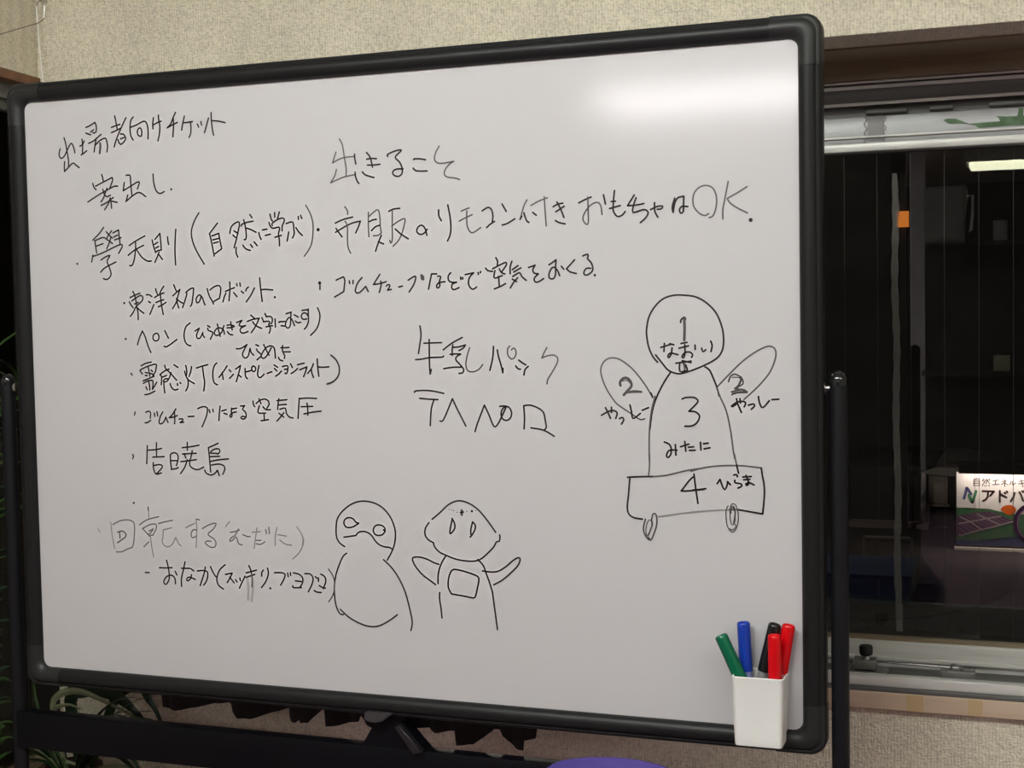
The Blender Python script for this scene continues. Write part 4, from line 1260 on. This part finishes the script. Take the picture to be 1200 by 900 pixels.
# tall leafy plant on the floor against the left window
t = tag(empty('dracaena'), 'tall leafy green plant in front of the left window, left of the post', 'plant')
CX, CY = -0.735, 0.03
obj('pot', lathe(bmesh.new(), [(0, 0), (0.050, 0), (0.062, 0.13), (0.066, 0.13), (0.066, 0.15), (0.057, 0.15), (0.055, 0.13), (0, 0.13)], (CX, CY, 0), (0, 0, 1), 24), M_pot, t, smooth=True)
obj('stem', tube(bmesh.new(), [(CX, CY, 0.12), (CX+0.01, CY+0.01, 0.5), (CX-0.003, CY+0.02, 0.9), (CX+0.002, CY+0.03, 1.33)], [0.009, 0.008, 0.006, 0.004], 8), mat('stem_green', (0.08, 0.10, 0.04), 0.6), t, smooth=True)
for k in range(120):
    z = rnd.uniform(0.45, 1.34); az = rnd.choice([rnd.uniform(1.1, 1.9), rnd.uniform(-1.45, -1.0), rnd.uniform(0, 2*PI)])
    L_ = rnd.uniform(0.10, 0.19)
    # keep leaves out of the slanting wall
    if math.cos(az) < -0.25 or (math.sin(az) < 0 and math.cos(az) < 0.05): L_ = min(L_, 0.042)
    if math.cos(az) > 0.4: L_ = min(L_, 0.07)
    if z < 1.0 and math.sin(az) > 0: L_ = min(L_, 0.05)
    bm = bmesh.new(); leaf(bm, (CX, CY+0.02, z), az, L_, rnd.uniform(0.010, 0.022), rnd.uniform(0.3, 1.3), rnd.uniform(1.2, 2.4), n=7)
    obj('leaf', bm, rnd.choice([M_lf, M_lf, M_ld]), t, smooth=True)

# ------------------------------------------------------------------ purple chair in front of the stand
ch = tag(empty('office_chair'), 'purple padded chair back just rising into view at the bottom edge', 'chair')
M_pur = mat('purple_fabric', (0.042, 0.022, 0.19), 0.75, bump=((900, 900, 900), 0.3, 0.001))
M_plb = mat('chair_plastic', (0.015, 0.015, 0.016), 0.5)
CXc, CYc = 0.476, -0.42
bm = bmesh.new()
NU, NV = 30, 14
G1, G2 = [], []
for i in range(NU+1):
    r1, r2 = [], []
    for j in range(NV+1):
        u_ = -1 + 2*i/NU; v_ = j/NV
        # rounded outline: superellipse rows
        z = 0.60 + 0.3405*v_
        half = (0.100 + 0.09*min(1, (1-v_)*1.6)**2)*(1-abs(2*v_-1)**14*0.08)
        x = CXc + u_*half
        z += -0.008*abs(u_)**8*(v_**2) - 0.022*(max(0, u_+0.35)/1.35)**2*v_**3 + 0.015*abs(u_)**3*(1-v_)
        y = CYc + 0.030*u_*u_*-1 + 0.03
        th = 0.024*(1-abs(u_)**6)*(1-abs(2*v_-1)**8) + 0.002
        r1.append(bm.verts.new((x, y-th, z))); r2.append(bm.verts.new((x, y+th, z)))
    G1.append(r1); G2.append(r2)
for i in range(NU):
    for j in range(NV):
        bm.faces.new([G1[i][j], G1[i+1][j], G1[i+1][j+1], G1[i][j+1]]); bm.faces.new([G2[i][j], G2[i][j+1], G2[i+1][j+1], G2[i+1][j]])
for i in range(NU):
    bm.faces.new([G1[i][0], G2[i][0], G2[i+1][0], G1[i+1][0]]); bm.faces.new([G1[i][NV], G1[i+1][NV], G2[i+1][NV], G2[i][NV]])
for j in range(NV):
    bm.faces.new([G1[0][j], G1[0][j+1], G2[0][j+1], G2[0][j]]); bm.faces.new([G1[NU][j], G2[NU][j], G2[NU][j+1], G1[NU][j+1]])
obj('backrest', bm, M_pur, ch, smooth=True)
boxobj('seat', (CXc-0.22, CXc+0.22, CYc-0.50, CYc-0.06, 0.42, 0.48), M_pur, ch, bev=0.022, seg=3)
obj('back_bar', tube(bmesh.new(), [(CXc, CYc-0.15, 0.41), (CXc, CYc+0.03, 0.42), (CXc, CYc+0.070, 0.50), (CXc, CYc+0.062, 0.72)], 0.013, 10), M_plb, ch, smooth=True)
obj('gas_post', tube(bmesh.new(), [(CXc, CYc-0.28, 0.09), (CXc, CYc-0.28, 0.42)], 0.022, 14), M_plb, ch, smooth=True)
for k in range(5):
    a = 2*PI*k/5+0.3
    e_ = (CXc+0.26*math.cos(a), CYc-0.28+0.26*math.sin(a))
    lg = obj('base_leg', tube(bmesh.new(), [(CXc, CYc-0.28, 0.11), (e_[0], e_[1], 0.072)], [0.02, 0.013], 8), M_plb, ch, smooth=True)
    obj('caster', lathe(bmesh.new(), [(0, -0.012), (0.024, -0.012), (0.027, 0), (0.024, 0.012), (0, 0.012)], (e_[0], e_[1], 0.027), (math.sin(a), -math.cos(a), 0), 16), M_plb, lg, smooth=True)

# ------------------------------------------------------------------ room behind the camera, seen mirrored in the window
bm = bmesh.new(); box(bm, 0.075, 0.170, -7.1, -7.0, 0, HZ); struct('trim_3', bm, mat('pale_pillar', (0.80, 0.76, 0.80), 0.8))
cb = tag(empty('wall_cabinet'), 'grey wall cabinet mirrored faintly in the window glass', 'cabinet')
boxobj('body', (0.20, 0.452, -7.00, -6.52, 1.80, 2.16), mat('cabinet_grey', (0.30, 0.295, 0.27), 0.7), cb, bev=0.004)
dr = boxobj('door', (0.215, 0.440, -6.52, -6.50, 1.815, 2.145), mat('cabinet_grey', (0.30, 0.295, 0.27), 0.7), cb, bev=0.002)
obj('handle', tube(bmesh.new(), [(0.462, -6.50, 2.09), (0.500, -6.47, 2.09), (0.503, -6.46, 1.98), (0.490, -6.47, 1.87), (0.478, -6.50, 1.865)], 0.009, 8), mat('bright_handle', (0.85, 0.84, 0.80), 0.4), dr, smooth=True)
# shelf run that carries the cabinet and the small cards
ss = tag(empty('shelving_unit'), 'tall dark shelving unit mirrored faintly in the window glass', 'shelf')
MS = mat('dark_shelf', (0.06, 0.055, 0.05), 0.7)
boxobj('back_board', (0.17, 1.9, -7.10, -7.02, 0, 2.12), MS, ss)
for z in (0.10, 0.93, 1.78):
    boxobj('shelf_board', (0.455 if z > 1.7 else 0.17, 1.9, -7.02, -6.66, z, z+0.03), MS, ss)
for x, z in ((0.595, 1.81), (0.585, 0.96)):
    pass
for k, (x, z, w_, h_, c, lb) in enumerate(((0.62, 1.81, 0.085, 0.13, (0.5, 0.5, 0.47), 'small pale box on the upper shelf, mirrored in the glass'), (0.62, 0.96, 0.10, 0.10, (0.6, 0.62, 0.42), 'small yellowish box on the middle shelf, mirrored in the glass'))):
    tag(boxobj('small_box', (x, x+w_, -6.80, -6.69, z, z+h_), mat('card_%d' % k, c, 0.7), bev=0.002), lb, 'box')
# ------------------------------------------------------------------ outside, at night
bm = bmesh.new(); box(bm, -12, 14, 0.66, 14, -0.12, -0.004)
tag(obj('ground', bm, mat('asphalt', (0.045, 0.042, 0.04), 0.9, noise=((20, 20, 20), (0.03, 0.028, 0.027), 0.4, 0.7))), kind='structure')
# pavement patch with a rounded corner, in front of the signboard
bm = bmesh.new()
kp = [(0.20, 4.62), (0.425, 4.767), (0.60, 5.02), (0.71, 5.25), (0.768, 5.504), (0.79, 5.80), (0.80, 9.0), (-0.6, 9.0), (-0.6, 4.62)]
a = [bm.verts.new((x, y, -0.02)) for x, y in kp]; b = [bm.verts.new((x, y, 0.0)) for x, y in kp]
bm.faces.new(b); bm.faces.new(a[::-1])
for i in range(len(kp)): bm.faces.new([a[i], a[(i+1) % len(kp)], b[(i+1) % len(kp)], b[i]])
tag(obj('pavement', bm, mat('pavement', (0.035, 0.028, 0.027), 0.9, noise=((9, 9, 9), (0.022, 0.018, 0.017), 0.4, 0.7))), kind='structure')
SIGN = {
 'small': [[(0.5462,0.4058),(0.5461,0.3696)],[(0.5468,0.4058),(0.5762,0.41)],[(0.5762,0.41),(0.5771,0.3704)],[(0.5478,0.3945),(0.5755,0.3972)],[(0.5478,0.3834),(0.5755,0.3851)],[(0.5478,0.3703),(0.5771,0.3721)],[(0.5609,0.4131),(0.5576,0.4071)],[(0.5983,0.4105),(0.5924,0.3966)],[(0.5983,0.4053),(0.6113,0.4074),(0.6031,0.3882),(0.5934,0.3777)],[(0.5967,0.3977),(0.6032,0.3951)],[(0.6178,0.411),(0.6178,0.3989),(0.6113,0.3816)],[(0.6129,0.4005),(0.6324,0.4044)],[(0.621,0.3973),(0.6323,0.3821)],[(0.5934,0.369),(0.595,0.3743)],[(0.6048,0.3676),(0.6041,0.3728)],[(0.6145,0.3679),(0.6129,0.373)],[(0.6307,0.3683),(0.6259,0.375)],[(0.6275,0.4102),(0.6308,0.4068)],[(0.6502,0.4004),(0.676,0.4038)],[(0.6631,0.4017),(0.6624,0.3787)],[(0.6469,0.3773),(0.6825,0.3806)],[(0.7083,0.4097),(0.7115,0.4046)],[(0.697,0.3974),(0.7195,0.4007)],[(0.7195,0.4007),(0.6954,0.3785)],[(0.7115,0.3909),(0.7115,0.3686)],[(0.7163,0.3876),(0.7276,0.3793)],[(0.7452,0.3986),(0.7436,0.3883),(0.7372,0.3796)],[(0.7549,0.4005),(0.7539,0.379)],[(0.7539,0.379),(0.7709,0.3897)],[(0.7869,0.3996),(0.814,0.4054)],[(0.7837,0.3859),(0.8172,0.3918)],[(0.7981,0.4118),(0.8076,0.3694)],[(0.8188,0.4158),(0.821,0.4107)],[(0.8268,0.4176),(0.8293,0.4126)],[(0.8395,0.3941),(0.8649,0.3968)]],
 'big': [[(0.5933,0.3398),(0.6534,0.3397)],[(0.6534,0.3397),(0.6339,0.3133)],[(0.6226,0.3302),(0.6209,0.3095),(0.6112,0.292),(0.5965,0.2847)],[(0.6857,0.344),(0.6856,0.2821)],[(0.6889,0.3252),(0.7211,0.3072)],[(0.7115,0.3344),(0.7163,0.3294)],[(0.7227,0.3415),(0.7259,0.3365)],[(0.7645,0.3341),(0.7596,0.3134),(0.7436,0.2856)],[(0.7901,0.3399),(0.7997,0.3214),(0.8092,0.2909)],[(0.8044,0.3448),(0.8092,0.3394)],[(0.8156,0.3474),(0.8204,0.3425)]],
 'logo_b': [[(0.4936,0.2973),(0.5029,0.3339),(0.5088,0.3555)],[(0.5088,0.3555),(0.5199,0.3395),(0.5313,0.3215)]],
 'logo_g': [[(0.5192,0.3153),(0.529,0.2948),(0.5394,0.2761)],[(0.5394,0.2761),(0.5493,0.3075),(0.5578,0.3381)]],
 'logo_blue': [(0.4864,0.296),(0.5019,0.3563),(0.5085,0.3617),(0.5183,0.3568),(0.5369,0.321),(0.5248,0.3206),(0.5108,0.3417),(0.5018,0.2975),(0.4953,0.2938)],
 'logo_green': [(0.514,0.3169),(0.5248,0.3137),(0.5346,0.295),(0.551,0.3352),(0.564,0.3397),(0.5466,0.2722),(0.5345,0.2718)],
 'hills': [(0.4664,0.2404),(0.4882,0.2418),(0.5182,0.2297),(0.5516,0.2413),(0.5716,0.2402),(0.5915,0.232),(0.6312,0.2385),(0.6643,0.2308),(0.6972,0.2231),(0.7398,0.2104),(0.7758,0.2116),(0.8052,0.2091),(0.8539,0.2177),(0.9186,0.2094),(0.9188,0.0148),(0.4659,-0.004)],
 'water': [(0.466,0.058),(0.558,0.0546),(0.6641,0.0605),(0.7562,0.0833),(0.8215,0.0911),(0.9187,0.0983),(0.9188,0.0148),(0.4659,-0.004)],
 'solar': [(0.4663,0.1944),(0.4914,0.2023),(0.5316,0.2124),(0.6246,0.2242),(0.6642,0.2185),(0.7562,0.1743),(0.6906,0.151),(0.5647,0.113),(0.4845,0.08),(0.4661,0.0882)],
 'sun': [(0.6906,0.2386),(0.7005,0.2547),(0.7235,0.2641),(0.7464,0.2648),(0.766,0.2549),(0.7726,0.2377),(0.7628,0.2182),(0.7431,0.2088),(0.7234,0.2099),(0.707,0.2199)],
 'rails': [[(0.4662,0.1502),(0.5348,0.1649),(0.6113,0.1834),(0.6906,0.2001)],[(0.4713,0.1893),(0.5248,0.1646),(0.5913,0.1175)],[(0.5649,0.2082),(0.6113,0.1851),(0.6906,0.151)],[(0.4744,0.0814),(0.5647,0.113),(0.6576,0.1393),(0.7562,0.1725)],[(0.4677,0.0882),(0.4778,0.0797)]],
 'cells': [[(0.5015,0.1991),(0.5515,0.1761)],[(0.5215,0.2068),(0.5814,0.1806)],[(0.5416,0.2092),(0.5981,0.1847)],[(0.5848,0.2124),(0.6312,0.1893)],[(0.6114,0.2185),(0.6576,0.1937)],[(0.6378,0.2212),(0.6774,0.1996)],[(0.4746,0.1451),(0.5347,0.1084)],[(0.4913,0.1528),(0.5581,0.1163)],[(0.4678,0.1237),(0.5046,0.0932)],[(0.5581,0.1657),(0.6245,0.1328)],[(0.5814,0.1718),(0.651,0.1408)],[(0.6047,0.1761),(0.6708,0.1485)],[(0.651,0.1865),(0.707,0.1603)],[(0.6774,0.1926),(0.7333,0.1682)]],
}

sg = tag(empty('signboard'), 'lit signboard outside the window with solar panels, an orange sun and Japanese lettering', 'sign')
YS = 6.6
boxobj('board', (0.452, 1.60, YS, YS+0.03, 0.030, 0.446), mat('sign_white', (0.90, 0.85, 0.83), 0.6), sg)
face = boxobj('frame', (0.4475, 1.606, YS+0.002, YS+0.034, 0.018, 0.450), mat('sign_frame', (0.03, 0.03, 0.03), 0.5), sg)
boxobj('foot_rail', (0.440, 1.62, YS-0.012, YS+0.03, -0.010, 0.018), mat('rail_pale', (0.90, 0.80, 0.74), 0.5), sg, bev=0.002)
def flat(name, polys, m, dy, label=None):
    bm = bmesh.new()
    for P in polys: prism(bm, P, YS-dy, YS-dy+0.0008)
    bmesh.ops.triangulate(bm, faces=[f for f in bm.faces if len(f.verts) > 4])
    return obj(name, bm, m, sg)
def clipx(P): return [(0.4528 if x < 0.47 else x, max(0.0308, z)) for x, z in P]
flat('hills_print', [clipx(SIGN['hills'])], mat('sign_green', (0.05, 0.17, 0.075), 0.6, noise=((12, 12, 12), (0.10, 0.20, 0.09), 0.4, 0.7)), 0.0010)
flat('water_print', [clipx(SIGN['water'])], mat('sign_blue', (0.06, 0.09, 0.20), 0.6), 0.0019)
flat('sun_print', [SIGN['sun']], mat('sign_orange', (0.75, 0.13, 0.01), 0.6), 0.0019)
flat('solar_field_print', [clipx(SIGN['solar'])], mat('sign_purple', (0.12, 0.055, 0.11), 0.6), 0.0028)
def strokes(name, lines, w_, m, dy):
    bm = bmesh.new()
    for P in lines: ribbon(bm, [Vector(q) for q in P], w_, 0, YS-dy)
    return obj(name, bm, m, sg)
strokes('panel_line_print', SIGN['cells'], 0.0030, mat('sign_mauve', (0.30, 0.20, 0.27), 0.6), 0.0034)
strokes('panel_rail_print', SIGN['rails'], 0.0080, mat('sign_grey', (0.42, 0.36, 0.36), 0.6), 0.0038)
strokes('small_lettering', SIGN['small'], 0.0042, mat('sign_letter', (0.035, 0.015, 0.012), 0.6), 0.0020)
strokes('large_lettering', SIGN['big'], 0.0108, mat('sign_letter', (0.035, 0.015, 0.012), 0.6), 0.0020)
strokes('logo_stroke', SIGN['logo_b'], 0.0150, mat('sign_logo_blue', (0.10, 0.10, 0.26), 0.6), 0.0020)
strokes('logo_stroke', SIGN['logo_g'], 0.0150, mat('sign_logo_green', (0.06, 0.26, 0.12), 0.6), 0.0022)
bm = bmesh.new()
ribbon(bm, [Vector((0.868+0.098*math.cos(a*PI/24), 0.162+0.108*math.sin(a*PI/24))) for a in range(49)], 0.026, 0, YS-0.0042)
obj('ring_print', bm, mat('sign_dark_purple', (0.035, 0.010, 0.05), 0.6), sg)
bm = bmesh.new()
ribbon(bm, [Vector((0.868+0.088*math.cos(a*PI/24), 0.162+0.098*math.sin(a*PI/24))) for a in range(49)], 0.004, 0, YS-0.0048)
obj('ring_line_print', bm, mat('sign_pink', (0.45, 0.20, 0.42), 0.6), sg)
for x in (0.552, 0.756, 0.96, 1.16):
    boxobj('panel_joint', (x-0.0008, x+0.0008, YS-0.0056, YS-0.0050, 0.031, 0.445), mat('joint', (0.10, 0.07, 0.07), 0.7), sg)
for x in (0.50, 1.55): boxobj('post', (x-0.02, x+0.02, YS+0.034, YS+0.07, -0.02, 0.5), mat('sign_frame', (0.03, 0.03, 0.03), 0.5), sg)
# hooded lamp over the signboard
la = boxobj('lamp_hood', (0.47, 1.58, YS-0.13, YS-0.125, 0.452, 0.50), mat('sign_frame', (0.03, 0.03, 0.03), 0.5), sg)
boxobj('hood_top', (0.47, 1.58, YS-0.13, YS+0.03, 0.50, 0.505), mat('sign_frame', (0.03, 0.03, 0.03), 0.5), la)
boxobj('lamp_tube', (0.49, 1.56, YS-0.110, YS-0.085, 0.475, 0.490), mat('lit_sign_tube', (0.9, 0.8, 0.7), 0.5, emit=(1.0, 0.84, 0.74), estr=22), la)
# shed front left of the sign
hs = tag(empty('neighbour_house'), 'dim house front across the way, seen through the window glass', 'building')
MH = mat('house_wall', (0.030, 0.028, 0.027), 0.9, noise=((3, 3, 3), (0.045, 0.042, 0.04), 0.4, 0.7))
boxobj('wall', (-9, 9, 9.0, 9.3, -0.1, 6.0), MH, hs)
bh = tag(empty('garden_shed'), 'small pale fronted shed outside, left of the lit signboard', 'shed')
MP = mat('shed_pale', (0.34, 0.29, 0.26), 0.8, noise=((12, 12, 12), (0.26, 0.22, 0.20), 0.4, 0.7))
MD = mat('shed_dark', (0.035, 0.03, 0.03), 0.8)
boxobj('wall', (-0.24, 0.40, 7.45, 8.6, -0.02, 0.38), MD, bh)
bm = bmesh.new(); prism(bm, [(0.18, 0.345), (0.30, 0.385), (0.45, 0.385), (0.60, 0.345), (0.72, 0.290), (0.55, 0.320), (0.30, 0.335)], 7.36, 8.6); obj('roof', bm, mat('shed_roof', (0.16, 0.15, 0.14), 0.8), bh)
boxobj('front_board', (0.245, 0.358, 7.43, 7.45, 0.150, 0.330), MP, bh)
boxobj('side_board', (0.205, 0.228, 7.42, 7.45, -0.10+0.08, 0.34), MP, bh)
boxobj('lower_frame', (0.235, 0.250, 7.42, 7.45, -0.02, 0.145), MP, bh)
boxobj('lower_frame', (0.250, 0.370, 7.42, 7.45, -0.02, 0.000), MP, bh)
boxobj('lower_frame', (0.250, 0.370, 7.42, 7.45, 0.130, 0.145), MP, bh)
boxobj('post', (0.085, 0.115, 7.40, 7.43, -0.02, 0.36), mat('shed_post', (0.12, 0.10, 0.09), 0.8), bh)
boxobj('ledge', (-0.24, 0.25, 7.30, 7.45, -0.02, 0.03), mat('shed_ledge', (0.20, 0.16, 0.15), 0.8), bh)
# orange lamp far away
ob = tag(empty('street_beacon'), 'small orange lit panel on a dark pole outside, high at left of the glass', 'lamp')
boxobj('lit_panel', (0.076, 0.146, 7.20, 7.24, 1.880, 1.976), mat('orange_lit', (0.6, 0.2, 0.05), 0.5, emit=(1.0, 0.28, 0.04), estr=0.42), ob)
boxobj('pole', (0.09, 0.13, 7.24, 7.28, -0.004, 2.2), MH, ob)

# unseen lamp post behind the board, added only to light the shed
lp = tag(empty('added_shed_lamp'), 'unseen warm lamp added outside behind the whiteboard to light the shed', 'lamp')
obj('post', tube(bmesh.new(), [(-1.6, 5.0, -0.02), (-1.6, 5.0, 2.3)], 0.03, 10), mat('sign_frame', (0.03, 0.03, 0.03), 0.5), lp)
obj('globe', lathe(bmesh.new(), [(0, 0)] + [(0.09*math.sin(a), 0.09-0.09*math.cos(a)) for a in (0.5, 1.0, 1.57, 2.1, 2.6)] + [(0, 0.18)], (-1.6, 5.0, 2.3), (0, 0, 1), 16), mat('lit_globe', (0.9, 0.85, 0.8), 0.5, emit=(1.0, 0.85, 0.72), estr=150), lp, smooth=True)
# things on the ground outside
cr = tag(empty('storage_crate'), 'long low blue crate on the ground outside, seen beside the right post', 'crate')
boxobj('crate_body', (-0.35, 0.315, 5.0, 5.5, -0.004, 0.115), mat('crate_blue', (0.045, 0.065, 0.13), 0.6), cr, bev=0.004)
boxobj('lid', (-0.36, 0.325, 4.99, 5.51, 0.115, 0.135), mat('crate_lid', (0.05, 0.075, 0.15), 0.6), cr, bev=0.004)
ff = tag(empty('folding_frame'), 'thin pale rectangular frame standing outside behind the blue crate', 'stand')
for d in ((0.035, 0.285, 0.205, 0.216), (0.035, 0.285, 0.035, 0.046), (0.035, 0.046, -0.004, 0.216), (0.274, 0.285, -0.004, 0.216)):
    boxobj('bar', (d[0], d[1], 5.62, 5.64, d[2], d[3]), mat('frame_pale', (0.30, 0.27, 0.23), 0.5), ff)
